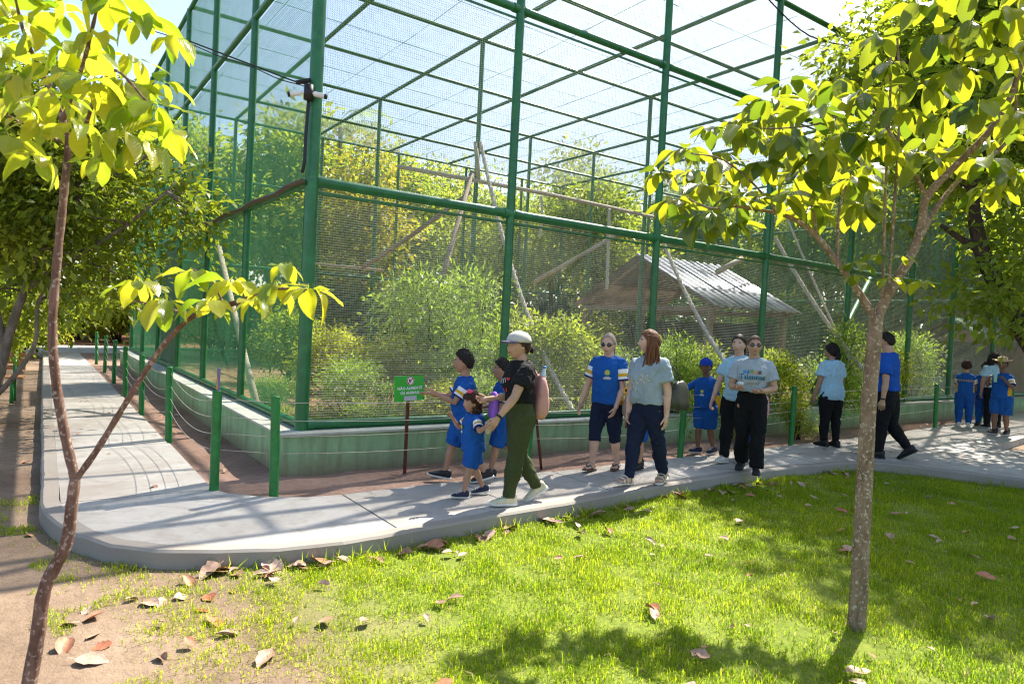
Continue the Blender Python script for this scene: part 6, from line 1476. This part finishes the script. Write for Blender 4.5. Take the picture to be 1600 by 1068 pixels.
PEOPLE = [
 dict(key='girl', pos=(3.45, 5.40), a=72, h=.99, kind='c', head=.185, w=1.05, skin='brown', label='small girl in blue uniform with pink hair bow holding the woman\'s hand', legL=(14, 4, 6), legR=(-12, 14, -8), armR=((.55, .25, -.62), (.55, -.15, .75), dict(curl=.9)), armL=((.05, .75, -.55), (-.15, .75, .45), dict(curl=1.0, palm=(0, 0, -1))), hyaw=8, top=dict(mat=BLUE, sleeve=.75, bands=True, crest=(.68, .01, .026), hem=.445, loose=.016), bottom=dict(mat=BLUE, len=.36, loose=1.30, flare=.32, name='shorts'), shoes=SNK_NAVY, hair=dict(style='curls', mat=H_DARKB, grow=.016, curly=.008), extras=dict(bow=1)),
 dict(key='boy1', pos=(3.70, 5.98), a=84, h=1.36, kind='c', head=.215, skin='brown', label='boy in blue uniform with striped sleeves reaching one hand towards the mesh', legL=(-14, 20, -14), legR=(20, 6, 10), armR=((.62, .12, -.62), (.95, -.05, .12), dict(curl=.35, palm=(0, -.3, -1), thumb=(0, -1, .3))), armL=((.5, .05, -.8), (.8, .1, .35), dict(curl=.5)), top=dict(mat=BLUE, sleeve=.72, bands=True, text=[('EDUCA\u00c7\u00c3O', .045, .70, 0, TXT_Y, -1)]), bottom=dict(mat=BLUE, len=.44, loose=1.3, flare=.12, name='shorts'), shoes=dict(SNK_BLK), hair=dict(style='short', mat=H_BLACK, grow=.015, top=.012)),
 dict(key='boy2', pos=(4.20, 6.00), a=80, h=1.27, kind='c', head=.21, skin='brown', label='boy mostly hidden behind the woman in the grey cap', legL=(16, 6, 4), legR=(-14, 24, -16), armR=((.3, .1, -.9), (.9, 0, -.2), dict(curl=.6)), armL=((.2, .1, -1), (.4, 0, -1)), top=dict(mat=BLUE, sleeve=.72, bands=True), bottom=dict(mat=BLUE, len=.44, loose=1.3, flare=.12, name='shorts'), shoes=dict(SNK_BLK), hair=dict(style='short', mat=H_BLACK, grow=.014, top=.01)),
 dict(key='woman_cap', pos=(3.70, 5.02), a=72, h=1.57, kind='f', w=1.06, skin='tan', label='woman in pale grey cap, black printed shirt and olive trousers', legL=(9, 2, 3), legR=(-7, 26, -32), armL=((.42, .28, -.85), (.62, .05, -.78), dict(curl=.55, palm=(0, -.6, -.8))), armR=((.1, .1, -1), (.85, -.1, -.1), dict(curl=.6)), hyaw=14, lean=3, top=dict(mat=BLK, sleeve=.60, sleeve_r=1.5, hem=.555, loose=.010, shapes=[('print', V_a, F_a, TXT_W, .715, .02), ('print', V_b, F_b, TXT_R, .665, .02), ('heart_mark', heart, [tuple(range(8))], TXT_R, .735, .10)]), bottom=dict(mat=OLIVE, loose=1.12, top=.60), shoes=SNK_CREAM, hair=dict(style='bun', mat=H_DARKB, grow=.010), extras=dict(cap=(mat('pale_cap_cloth', (.50, .48, .43), .85, .06, 20, .3, 300), mat('plum_visor', (.10, .08, .14), .8, .1, 20, .3, 300)), watch=1)),
 dict(key='woman_blue', pos=(5.52, 5.80), a=22, h=1.60, kind='f', w=1.07, skin='light', label='woman in blue shirt with striped sleeves, sunglasses and dark capri jeans', legL=(-8, 12, -6), legR=(13, 6, 6), armL=((.05, .18, -1), (.35, -.18, -.92), dict(curl=.4)), armR=((.12, .30, -.95), (.25, .22, -.95), dict(curl=.45)), belly=.012, hyaw=6, hpitch=10, top=dict(mat=SIDEP, side=True, sleeve=.72, bands=True, hem=.485, loose=.016, crest=(.725, .055, .034)), bottom=dict(mat=DENIM, len=.62, loose=1.0), shoes=dict(type='flipflop', col=BROWN_L, strap=BLKS), hair=dict(style='ponytail', mat=H_GREY, grow=.005, line='receding'), extras=dict(glasses=1)),
 dict(key='woman_long', pos=(5.42, 5.06), a=30, h=1.66, kind='f', w=1.08, skin='light', label='woman with long auburn hair, pale blue flowered shirt and dark jeans', legL=(-12, 14, -8), legR=(15, 4, 8), armL=((-.08, .22, -1), (.10, .05, -1), dict(curl=.4)), armR=((.0, .20, -1), (.3, -.1, -1), dict(curl=.5)), belly=.016, hyaw=-52, top=dict(mat=GBLUE, sleeve=.62, sleeve_r=1.5, hem=.515, loose=.018, shapes=[('flower_print', V_c, F_c, mat('print_cream', (.62, .58, .48), .7, .05, 9, 0), .655, -.09), ('flower_print', V_d, F_d, mat('print_cream', (.62, .58, .48), .7, .05, 9, 0), .70, .05)]), bottom=dict(mat=DENIM, loose=1.02), shoes=dict(type='sandal', col=WHT_L, strap=WHT_L), hair=dict(style='long', mat=H_BROWN, grow=.016, len=.40)),
 dict(key='child_hidden', pos=(5.98, 5.72), a=40, h=1.20, kind='c', head=.20, skin='brown', label='child in blue shorts and black boots hidden behind the auburn haired woman', legL=(6, 6, 0), legR=(-4, 14, -10), top=dict(mat=BLUE, sleeve=.7, bands=True), bottom=dict(mat=BLUE, len=.40, loose=1.3, name='shorts'), shoes=dict(type='boot', col=BLKS, sole=RUBBER_K, lace=RUBBER_K), hair=dict(style='short', mat=H_BLACK)),
 dict(key='boy_cap', pos=(7.62, 6.06), a=38, h=1.31, kind='c', head=.21, skin='dark', label='boy in blue cap and open blue jacket with one arm stretched out', legL=(-6, 14, -4), legR=(6, 6, 4), armR=((.35, .75, -.55), (.35, .85, .08), dict(curl=.3)), armL=((.0, .35, -.9), (.15, .55, -.7), dict(curl=.8)), hyaw=35, top=dict(mat=BLUE, sleeve=1.25, long_bands=True, sleeve_mat=cloth_bands('jacket_sleeve', [(0, BLU), (.5, YEL)]), hem=.47, loose=.02, crest=(.665, .045, .026)), bottom=dict(mat=BLUE, len=.44, loose=1.35, flare=.1, name='shorts'), shoes=SNK_NAVY, hair=dict(style='short', mat=H_BLACK), extras=dict(cap=(cloth('cap_blue', (.012, .05, .36)), cloth('cap_blue', (.012, .05, .36))))),
 dict(key='woman_lblue', pos=(7.50, 5.47), a=18, h=1.66, kind='f', skin='light', label='woman in light blue shirt partly hidden behind the woman with dark round glasses', legL=(-4, 8, 0), legR=(12, 6, 6), armR=((.10, .30, -.95), (.22, .22, -.95), dict(curl=.8)), top=dict(mat=LBLUE, sleeve=.6, sleeve_r=1.5, hem=.50, loose=.014), bottom=dict(mat=BLKP, loose=1.15), shoes=SNK_WHT, hair=dict(style='ponytail', mat=H_BLACK, grow=.010)),
 dict(key='woman_talentos', pos=(7.14, 5.00), a=4, h=1.66, kind='f', w=1.08, skin='tan', label='woman with cropped hair, dark round glasses, grey shirt and wide black trousers', legL=(10, 4, 6), legR=(-6, 16, -8), armR=((.15, .30, -.92), (.75, -.30, -.02), dict(curl=.8, palm=(0, -1, .3))), armL=((.12, .32, -.92), (.80, -.50, -.10), dict(curl=.5, palm=(-.2, -.2, 1), thumb=(.3, .6, .3))), belly=.006, hyaw=10, top=dict(mat=LGREY, sleeve=.68, sleeve_r=1.6, hem=.555, loose=.020, text=[('Talentos', .080, .690, 0, TXT_T, 1, .0015)], shapes=hands_prints + [('print', *rows(5, 9, .15, .035), TXT_G, .655, .02)]), bottom=dict(mat=BLKP, loose=1.02, wide=1.1, top=.615), shoes=SHOE_BLK, hair=dict(style='short', mat=H_SHAVE, grow=.0015, line='short'), extras=dict(glasses=1)),
 dict(key='child_track', pos=(7.86, 5.58), a=30, h=1.25, kind='c', head=.20, skin='brown', label='child in blue striped track trousers hidden behind the woman in wide black trousers', legL=(8, 4, 2, 6), legR=(-10, 12, -6, 9), top=dict(mat=BLUE, sleeve=.7, bands=True), bottom=dict(mat=TRACK, stripe=True, loose=1.35), shoes=SNK_BLK, hair=dict(style='short', mat=H_BLACK)),
 dict(key='woman_back', pos=(10.25, 5.76), a=138, h=1.60, kind='f', w=1.08, skin='brown', label='woman in light blue tunic with dark tied hair looking into the mesh', legL=(2, 4, 0), legR=(-2, 4, 0), armL=((.12, .15, -1), (.35, .05, -.95), dict(curl=.4)), armR=((.05, .15, -1), (.2, 0, -1)), hyaw=10, top=dict(mat=LBLUE, sleeve=.62, sleeve_r=1.55, hem=.455, loose=.016), bottom=dict(mat=BLKP, loose=1.05), shoes=SHOE_BLK, hair=dict(style='ponytail', mat=H_BLACK, grow=.016)),
 dict(key='man', pos=(10.10, 4.84), a=100, h=1.80, kind='m', skin='tan', label='man in blue sports shirt and black trousers walking behind the tree trunk', legL=(6, 4, 2), legR=(-8, 28, -34), armL=((-.10, .16, -1), (.08, .04, -1), dict(curl=.5)), armR=((.2, .12, -1), (.45, 0, -.9), dict(curl=.5)), hyaw=6, top=dict(mat=BLUE_D, sleeve=.68, sleeve_r=1.4, hem=.51, loose=.012, shapes=[('chest_stripe', [(-.24 + .04 * i, -.012) for i in range(13)] + [(.24 - .04 * i, .012) for i in range(13)], [(i, i + 1, 24 - i, 25 - i) for i in range(12)], mat('stripe_lime', (.45, .62, .35), .6, .05, 9, 0), .715, 0)]), bottom=dict(mat=BLKP, loose=1.18), shoes=SHOE_BLK, hair=dict(style='short', mat=H_BLACK, grow=.008), extras=dict(watch=1)),
 dict(key='child_back', pos=(16.05, 6.12), a=176, h=1.38, kind='c', head=.21, skin='tan', label='child in blue track suit seen from behind near the far mesh', legL=(0, 3, 0, 4), legR=(0, 3, 0, 4), armL=((.35, .1, -.8), (.8, -.2, .4)), armR=((.35, .1, -.8), (.8, -.2, .4)), top=dict(mat=SIDEP, side=True, sleeve=.7, bands=True, text=[('EDUCA\u00c7\u00c3O', .055, .69, 0, TXT_Y, -1)]), bottom=dict(mat=BLUE, loose=1.3), shoes=SNK_WHT, hair=dict(style='short', mat=H_DARKB, grow=.02, top=.012, curly=.006)),
 dict(key='child_face', pos=(16.75, 6.02), a=8, h=1.36, kind='c', head=.21, skin='dark', label='child in blue and yellow uniform facing the camera between the two others', armL=((.3, .1, -.8), (.7, -.3, .6)), armR=((.1, .1, -1), (.2, 0, -1)), top=dict(mat=SIDEP, side=True, sleeve=.7, bands=True), bottom=dict(mat=TRACK, stripe=True, loose=1.25), shoes=SHOE_BLK, hair=dict(style='short', mat=H_BLACK)),
 dict(key='woman_far', pos=(16.42, 5.74), a=150, h=1.58, kind='f', skin='brown', label='woman in pale blue shirt and black trousers with dark wavy hair', legL=(2, 4, 0), legR=(-3, 6, 0), armL=((.05, .2, -1), (.1, .05, -1)), armR=((.4, .1, -.8), (.8, -.2, .3)), hyaw=-8, top=dict(mat=LBLUE, sleeve=.62, sleeve_r=1.45, hem=.54, loose=.012), bottom=dict(mat=BLKP, loose=1.1), shoes=SNK_BLK, hair=dict(style='long', mat=H_BLACK, grow=.018, len=.19)),
 dict(key='boy_hat', pos=(15.30, 5.20), a=30, h=1.48, kind='c', head=.215, skin='dark', label='boy in straw hat and blue uniform holding a small green cup', legL=(-4, 6, 0), legR=(8, 10, 4), armL=((.30, .40, -.75), (.45, -.45, .75), dict(curl=1.0)), armR=((.30, .40, -.75), (.45, -.45, .75), dict(curl=1.0)), hyaw=18, top=dict(mat=SIDEP, side=True, sleeve=.72, bands=True, hem=.45), bottom=dict(mat=BLUE, len=.42, loose=1.35, flare=.1, name='shorts'), shoes=dict(type='boot', col=BLKS, sole=RUBBER_W, lace=RUBBER_K), hair=dict(style='short', mat=H_BLACK), extras=dict(straw=1)),
]
for S in PEOPLE: person(S)
BYK = {S['key']: S for S in PEOPLE}

# ------------------------------------------------------------------ bags and carried things
def soft_bag(name, S, centre, size, m, label, strap_pts, strap_r=.011, rz=0., cat='bag', strap_mat=None):
    c = to_world(S, centre); root = empty(name, c - Vector((0, 0, size[2] / 2)), S['J']['yaw'] + rz, label, cat)
    mb = MB()
    def shp(q):
        t_ = (q.z / size[2]) + .5
        return Vector((q.x * (1.12 - .45 * t_), q.y * (1.15 - .35 * t_), q.z)) * (1 + .13 * noise.noise(q * 9 + Vector((3, 1, 2))) + .05 * noise.noise(q * 24))
    n = 10; vs = []; fs = []
    mb.ellipsoid((0, 0, size[2] / 2), (size[0] / 2, size[1] / 2, size[2] / 2), None, 0, 22, 14, lambda q: shp(Vector((math.copysign(abs(q.x / (size[0] / 2)) ** .62, q.x) * size[0] / 2, math.copysign(abs(q.y / (size[1] / 2)) ** .62, q.y) * size[1] / 2, math.copysign(abs(q.z / (size[2] / 2)) ** .7, q.z) * size[2] / 2))))
    mb.build('bag_body', m, root)
    if name == 'backpack':
        sx = -1; ax = (size[0] * .14, size[1] * .36, size[2] * .22) if sx else (size[0] * .34, size[1] * .14, size[2] * .26)
        mb = MB(); mb.ellipsoid((sx * size[0] * .46, 0 if sx else size[1] * .46, size[2] * .36), ax, None, 0, 16, 10, lambda q: q * (1 + .12 * noise.noise(q * 30))); mb.build('pocket', m, root)
    if strap_pts:
        inv = Matrix.Rotation(-(S['J']['yaw'] + rz), 3, 'Z'); b0 = root.location
        mb = MB(); mb.tube(smooth_pts([inv @ (to_world(S, q) - b0) for q in strap_pts], 6), [(strap_r, strap_r * .45)] * (6 * (len(strap_pts) - 1) + 1), 8); mb.build('strap', strap_mat or m, root)
    return root
def shoulder(S, sd, f=0., up=.0, out=0.): q = S['J']['arms'][sd][0]; return q + Vector((f, sd * out, up))
S = BYK['woman_long']; sh = shoulder(S, 1, 0, .055, -.02)
DKL = mat('dark_olive_leather', (.045, .045, .030), .42, .15, 12, .25, 60)
soft_bag('shoulder_bag', S, (-.17, .26, .98), (.34, .14, .33), DKL, 'dark olive leather shoulder bag hanging beside the auburn haired woman', [(-.22, .27, 1.05), (-.09, .24, 1.25), (sh.x - .02, sh.y, sh.z), (.02, .22, 1.24), (-.02, .27, 1.06)], .014)
S = BYK['woman_blue']; sh = shoulder(S, 1, 0, .05, -.03)
soft_bag('shoulder_bag', S, (.02, .30, .80), (.30, .13, .30), mat('taupe_leather', (.26, .18, .14), .5, .1, 12, .2, 60), 'taupe shoulder bag with a sunflower charm carried by the woman in blue', [(-.08, .27, .92), (-.05, .22, 1.15), (sh.x, sh.y, sh.z), (.07, .20, 1.15), (.10, .26, .92)], .014)
mb = MB(); fc = to_world(S, (.19, .30, .97))
for i in range(12): mb.ellipsoid((.028 * math.cos(i * .5236), 0, .028 * math.sin(i * .5236)), (.012, .006, .012), None, 0, 8, 5)
mb.ellipsoid((0, 0, 0), (.018, .012, .018), None, 1, 10, 6); o = mb.build('sunflower_charm', [mat('petal_yellow', (.75, .40, .02), .6), mat('seed_brown', (.05, .025, .015), .8)], None); o.location = fc; o.rotation_euler = (0, 0, S['J']['yaw'] + R_(90)); tag(o, 'yellow sunflower charm dangling from the taupe bag', 'charm')
S = BYK['woman_cap']; sh = shoulder(S, -1, -.05, .05, -.02)
PINK = mat('pink_canvas', (.52, .26, .23), .85, .12, 14, .4, 120)
soft_bag('backpack', S, (-.19, -.04, .98), (.14, .28, .42), PINK, 'dusty pink backpack hanging at the back of the woman in olive trousers', [(-.18, -.10, 1.18), (-.10, -.13, 1.30), (sh.x + .04, sh.y + .03, sh.z - .005), (.06, -.14, 1.16), (-.10, -.16, .92)], .018)
mb = MB(); mb.tube([(0, 0, 0), (0, 0, .15), (0, 0, .19), (0, 0, .215)], [.032, .032, .016, .014], 12); bo = mb.build('bottle', mat('clear_plastic', (.55, .65, .72), .15, .05, 20, .1, 30), None); bo.location = to_world(S, (-.18, -.02, 1.04)); bo.rotation_euler = (.15, .1, 0); tag(bo, 'clear water bottle sticking out of the pink backpack', 'bottle')
mb = MB(); mb.tube([(0, 0, .05), (0, 0, .10)], .0335, 12); mb.build('label', mat('bottle_label', (.05, .12, .5), .4), bo); mb = MB(); mb.tube([(0, 0, .213), (0, 0, .235)], .016, 10); mb.build('cap', mat('bottle_cap', (.1, .25, .6), .4), bo)
soft_bag('tote_bag', S, (.20, -.20, .88), (.08, .18, .26), mat('purple_cloth', (.26, .10, .48), .8, .1, 14, .3, 120), 'purple cloth bag carried in front of the woman in olive trousers', None)
mb = MB(); mb.ellipsoid((0, 0, .06), (.04, .035, .06), None, 0, 12, 8); o = mb.build('pouch', mat('cream_pouch', (.55, .48, .36), .85), None); o.location = to_world(S, (.27, -.10, .62)); tag(o, 'small cream pouch dangling under the purple bag', 'pouch')
S = BYK['woman_talentos']; Wr = S['J']['arms'][-1][2]
mb = MB(); mb.tube([(0, 0, 0), (0, 0, .07)], [.028, .036], 12); o = mb.build('plastic_cup', mat('clear_cup', (.6, .62, .62), .15, .03, 20, 0), None); o.location = to_world(S, Wr + Vector((.06, .04, .01))); tag(o, 'clear plastic cup held by the woman in the grey shirt', 'cup')
mb = MB(); mb.ellipsoid((0, 0, 0), (.06, .04, .16), None, 0, 14, 10, lambda q: q * (1 + .1 * noise.noise(q * 20))); o = mb.build('pink_jacket', mat('pink_knit', (.62, .30, .34), .9, .1, 20, .4, 200), None); o.location = to_world(BYK['child_track'], (-.02, .26, .72)); tag(o, 'folded pink jacket hanging behind the woman in wide black trousers', 'jacket')
S = BYK['boy_hat']; Wr = S['J']['arms'][1][2]
mb = MB(); mb.tube([(0, 0, -.09), (0, 0, .10)], [.028, .033], 12); o = mb.build('cup', mat('mint_plastic', (.30, .60, .50), .4, .05, 20, 0), None); o.location = to_world(S, S['J']['arms'][1][2].lerp(S['J']['arms'][-1][2], .5) + Vector((.05, 0, .03))); tag(o, 'mint green cup held by the boy in the straw hat', 'cup')
bpy.data.scenes.remove(SCRATCH)
# ------------------------------------------------------------------ lawn grass and fallen leaves
def in_poly(X, Y, poly):
    ins = np.zeros(len(X), bool); n = len(poly)
    for i in range(n):
        (x1, y1), (x2, y2) = poly[i], poly[(i + 1) % n]
        c = ((y1 > Y) != (y2 > Y)) & (X < (x2 - x1) * (Y - y1) / ((y2 - y1) + 1e-12) + x1); ins ^= c
    return ins
LAWN = [p for p in outer if p[1] < 7.5] + [(9.0, -8), (-4, -8), (-4, 7.4)]
def to_px(P):
    C = (np.asarray(P) - np.array([0, 0, CAM_H])) @ RW; return CEN + FPX * C[:, :2] / C[:, 2:3], C[:, 2]
rng = np.random.default_rng(9)
def vnoise(X, Y, s_, o=0.): return np.array([noise.noise((x * s_ + o, y * s_, 1.7)) for x, y in zip(X, Y)])
def tuft_field(n, x0, x1, y0, y1):
    X = rng.uniform(x0, x1, n); Y = rng.uniform(y0, y1, n)
    px, dp = to_px(np.stack([X, Y, np.full(n, GZ)], 1))
    ok = (dp > .8) & (px[:, 0] > -150) & (px[:, 0] < 1750) & (px[:, 1] < 1250) & in_poly(X, Y, LAWN)
    X, Y = X[ok], Y[ok]
    d1 = vnoise(X, Y, 1.3); d2 = vnoise(X, Y, 4.5, 9.)
    edge = (X - .72 + .22 * (Y - 3)) / 1.5 + .5 * d1                     # bare soil towards the left
    dens = np.clip(.15 + edge * .9, 0, 1) * np.clip(.8 + .9 * d2, .08, 1) * np.clip(.9 + 1.1 * vnoise(X, Y, 2.6, 4.), .15, 1)
    tuft = (d2 > .28) & (edge > -1.4); dens = np.where(tuft, np.maximum(dens, .55), dens)
    dens = np.where(edge < -.45, np.where(tuft & (d1 > -.1), .45, 0.0), dens)
    k = rng.uniform(0, 1, len(X)) < dens
    return X[k], Y[k], d1[k], d2[k], np.clip(edge[k], 0, 1)
X, Y, d1, d2, ed = tuft_field(640000, -2.2, 10.8, 1.0, 7.4)
n = len(X); L = (.031 + .024 * np.clip(d2 + .3, 0, 1)) * rng.uniform(.6, 1.5, n) * (.75 + .35 * ed); L *= np.where(rng.uniform(0, 1, n) < .02, 1.8, 1)
th = rng.uniform(0, 6.28, n); lean = rng.uniform(.15, 1.5, n)
dirx, diry = np.cos(th) * lean, np.sin(th) * lean
side = np.stack([-np.sin(th), np.cos(th), np.zeros(n)], 1) * (.0020 * rng.uniform(.6, 1.5, n))[:, None]
B = np.stack([X, Y, np.full(n, GZ - .004)], 1)
M1 = B + np.stack([dirx * .25, diry * .25, np.full(n, .62)], 1) * L[:, None]; TP_ = B + np.stack([dirx * .95, diry * .95, np.maximum(.22, .95 - .42 * lean)], 1) * L[:, None]
V = np.stack([B - side, B + side, M1 + side * .8, M1 - side * .8, TP_ + side * .15, TP_ - side * .15], 1).reshape(-1, 3)
b = (np.arange(n) * 6)[:, None]; F = np.concatenate([b + np.array([[0, 1, 2, 3]]), b + np.array([[3, 2, 4, 5]])], 0)
GRASS = leaf_mat('grass_blade', (.15, .25, .008), (.32, .40, .012), .58, .3, rough=.5, spec=.15, tdir=((.34, .52, .012), (.70, .74, .020)), dry=(.50, .42, .16))
rb = np.clip(.25 + .35 * d1 + rng.uniform(-.25, .45, n) + .2 * (1 - ed), 0, .86); rb = np.where(rng.uniform(0, 1, n) < .06, .97, rb); rnd = np.repeat(rb, 6)
o = link('lawn_grass', np_mesh('lawn_grass', V, F, [GRASS], False, {'rnd': rnd})); tag(o, 'bright sunlit lawn grass in front of the path', 'grass', None, 'stuff')
# grass inside the aviary along its front
n = 26000; X = rng.uniform(2.7, 16, n); Y = 7.45 + rng.uniform(0, 1, n) ** 1.5 * 4.0
k = rng.uniform(0, 1, n) < np.clip(.5 + 1.2 * vnoise(X, Y, .9), 0, 1); X, Y = X[k], Y[k]; n = len(X)
P = np.stack([X, Y, np.full(n, .03)], 1); D = rng.normal(size=(n, 3)) * .5 + [0, 0, 1]
V, F = leaf_arrays(P, D, rng.normal(size=(n, 3)) + [0, .3, 0], rng.uniform(.07, .2, n), .10, .3)
o = link('aviary_grass', np_mesh('aviary_grass', V, F, [GRASS], False, {'rnd': np.repeat(rng.uniform(0, .9, n), 4)})); tag(o, 'patchy grass growing inside the aviary along its front', 'grass', None, 'stuff')

# weeds along the kerb and the wall foot
n = 5200; t_ = rng.uniform(0, len(outer) - 1.01, n); i0 = t_.astype(int); O_ = np.array(outer); fr = (t_ - i0)[:, None]; Q = O_[i0] * (1 - fr) + O_[i0 + 1] * fr
dn = offset_line(outer, -1.0); N_ = np.array(dn)[i0] - O_[i0]; Q = Q + N_ * (.01 + np.abs(rng.normal(0, .05, n)))[:, None]
k = (Q[:, 0] > .9) & (Q[:, 1] < 6) & (rng.uniform(0, 1, n) < np.clip(.45 + 1.3 * vnoise(Q[:, 0], Q[:, 1], 2.2, 2.), 0, 1)); Q = Q[k]; n = len(Q)
P = np.stack([Q[:, 0], Q[:, 1], np.full(n, GZ)], 1); V, F = leaf_arrays(P, rng.normal(size=(n, 3)) * .55 + [0, 0, 1], rng.normal(size=(n, 3)), rng.uniform(.05, .14, n), .07, .4)
o = link('kerb_grass', np_mesh('kerb_grass', V, F, [GRASS], False, {'rnd': np.repeat(rng.uniform(0, .86, n), 4)})); tag(o, 'taller tufts of grass growing against the concrete kerb', 'grass', None, 'stuff')
def dry_leaf(seed, m):
    r_ = random.Random(seed); V, F = [], []; ns = 8; c = r_.uniform(.5, 1.6); tw_ = r_.uniform(-.8, .8)
    for i in range(ns + 1):
        t_ = i / ns; w_ = .5 * r_.uniform(.62, .85) * math.sin(math.pi * max(.02, min(.98, t_)) ** .85) ** .75
        for s_ in (-1, -.5, 0, .5, 1):
            y = s_ * w_; z = abs(s_) ** 1.6 * w_ * c * .55 + .10 * math.sin(t_ * 3 + seed) + tw_ * s_ * w_ * (t_ - .5) + r_.uniform(-.02, .02)
            V.append((t_ - .5, y * (1 - .15 * c), z))
    for i in range(ns):
        for j in range(4): F.append((i * 5 + j, (i + 1) * 5 + j, (i + 1) * 5 + j + 1, i * 5 + j + 1))
    b = len(V); V += [(-.75, -.01, .03), (-.75, .01, .03), (-.48, .01, 0), (-.48, -.01, 0)]; F.append((b, b + 1, b + 2, b + 3))
    z0 = min(v[2] for v in V); V = [(x, y, z - z0) for x, y, z in V]
    return np_mesh('fallen_leaf', V, F, [m], True)
def dry_mat(name, a, b):
    t = NT(name); oi = t.new('ShaderNodeObjectInfo'); co = t.coord(); n1 = t.noise(co, 4, 4)
    c = t.mix(oi.outputs['Random'], a, b); c = t.mix(.5, c, t.ramp(n1.outputs[0], [(.3, (.25, .2, .18)), (.7, (.75, .75, .75))]), 'OVERLAY')
    p = t.prin(c, .55, 0, t.bump(n1.outputs[0], .3, .02), .4); return t.done(p)
DM = [dry_mat('dry_leaf_tan', (.28, .155, .09), (.46, .33, .25)), dry_mat('dry_leaf_russet', (.30, .10, .045), (.48, .24, .13))]
DL = [dry_leaf(i, DM[0] if i % 4 else DM[1]) for i in range(9)]
r = random.Random(44); leaves = []
def kerb_pts(x0, x1, n_, spread):
    for i in range(n_):
        x = r.uniform(x0, x1); y = None
        for a_, b_ in zip(outer[:-1], outer[1:]):
            if (a_[0] - x) * (b_[0] - x) <= 0 and a_[1] < 5.6: y = a_[1] + (b_[1] - a_[1]) * ((x - a_[0]) / ((b_[0] - a_[0]) + 1e-9))
        if y: leaves.append((x, y - .04 - abs(r.gauss(0, spread)), GZ + .018, r.uniform(.09, .22), 'kerb'))
kerb_pts(.95, 1.9, 20, .10); kerb_pts(1.9, 4.2, 18, .10); kerb_pts(4.2, 6.4, 10, .12); kerb_pts(6.4, 9.2, 20, .18)
for i in range(112):
    x = r.uniform(.6, 9.3); y = r.uniform(1.6, 4.7)
    leaves.append((x, y, GZ + .03, r.uniform(.07, .17), 'lawn'))
for i in range(26): leaves.append((r.uniform(.15, 1.2), r.uniform(2.9, 4.7), GZ + .004, r.uniform(.07, .19), 'soil'))
for i in range(22): leaves.append((r.uniform(-1.8, .05), r.uniform(5.5, 16), GZ + .004, r.uniform(.08, .17), 'soil_left'))
for i in range(14): leaves.append((r.uniform(.4, 1.3), r.uniform(6.8, 17), .004, r.uniform(.07, .14), 'side_path'))
for i in range(32):
    x = r.uniform(2.5, 17); leaves.append((x, r.uniform(6.22, 6.9), -.01, r.uniform(.07, .17), 'strip'))
for i in range(8): leaves.append((r.uniform(1.55, 2.05), r.uniform(6.5, 12), -.01, r.uniform(.08, .16), 'strip'))
for i in range(14): leaves.append((r.uniform(8.5, 14), r.uniform(4.9, 5.9), .006, r.uniform(.05, .11), 'path'))
for i in range(10): leaves.append((r.uniform(13.9, 16.5), r.uniform(2.8, 4.5), GZ + .01, r.uniform(.09, .18), 'far'))
LAB = {'kerb': ('dry brown leaf lying on the grass against the kerb', 'fallen leaves along the kerb'), 'lawn': ('dry curled leaf lying out on the lawn grass', 'fallen leaves on the lawn'), 'soil': ('dry leaf on the bare soil near the thin sapling', 'fallen leaves on the bare soil'), 'soil_left': ('dry leaf on the soil left of the side path', 'fallen leaves left of the side path'), 'side_path': ('small dry leaf lying on the concrete side path', 'fallen leaves on the side path'), 'strip': ('dry leaf on the soil strip below the low green wall', 'fallen leaves on the soil strip'), 'path': ('small dry leaf on the dappled path junction', 'fallen leaves on the junction'), 'far': ('dry leaf in the bed beyond the path junction', 'fallen leaves in the far bed')}
for i, (x, y, z, s_, k_) in enumerate(leaves):
    o = link('fallen_leaf', DL[r.randrange(9)]); o.location = (x, y, z); s_ *= r.uniform(.5, .95); o.scale = (s_, s_ * r.uniform(.7, 1.2), s_ * r.uniform(.3, .9)); o.rotation_euler = (r.uniform(-.35, .35), r.uniform(-.35, .35), r.uniform(0, 6.28))
    tag(o, LAB[k_][0], 'leaf', LAB[k_][1])
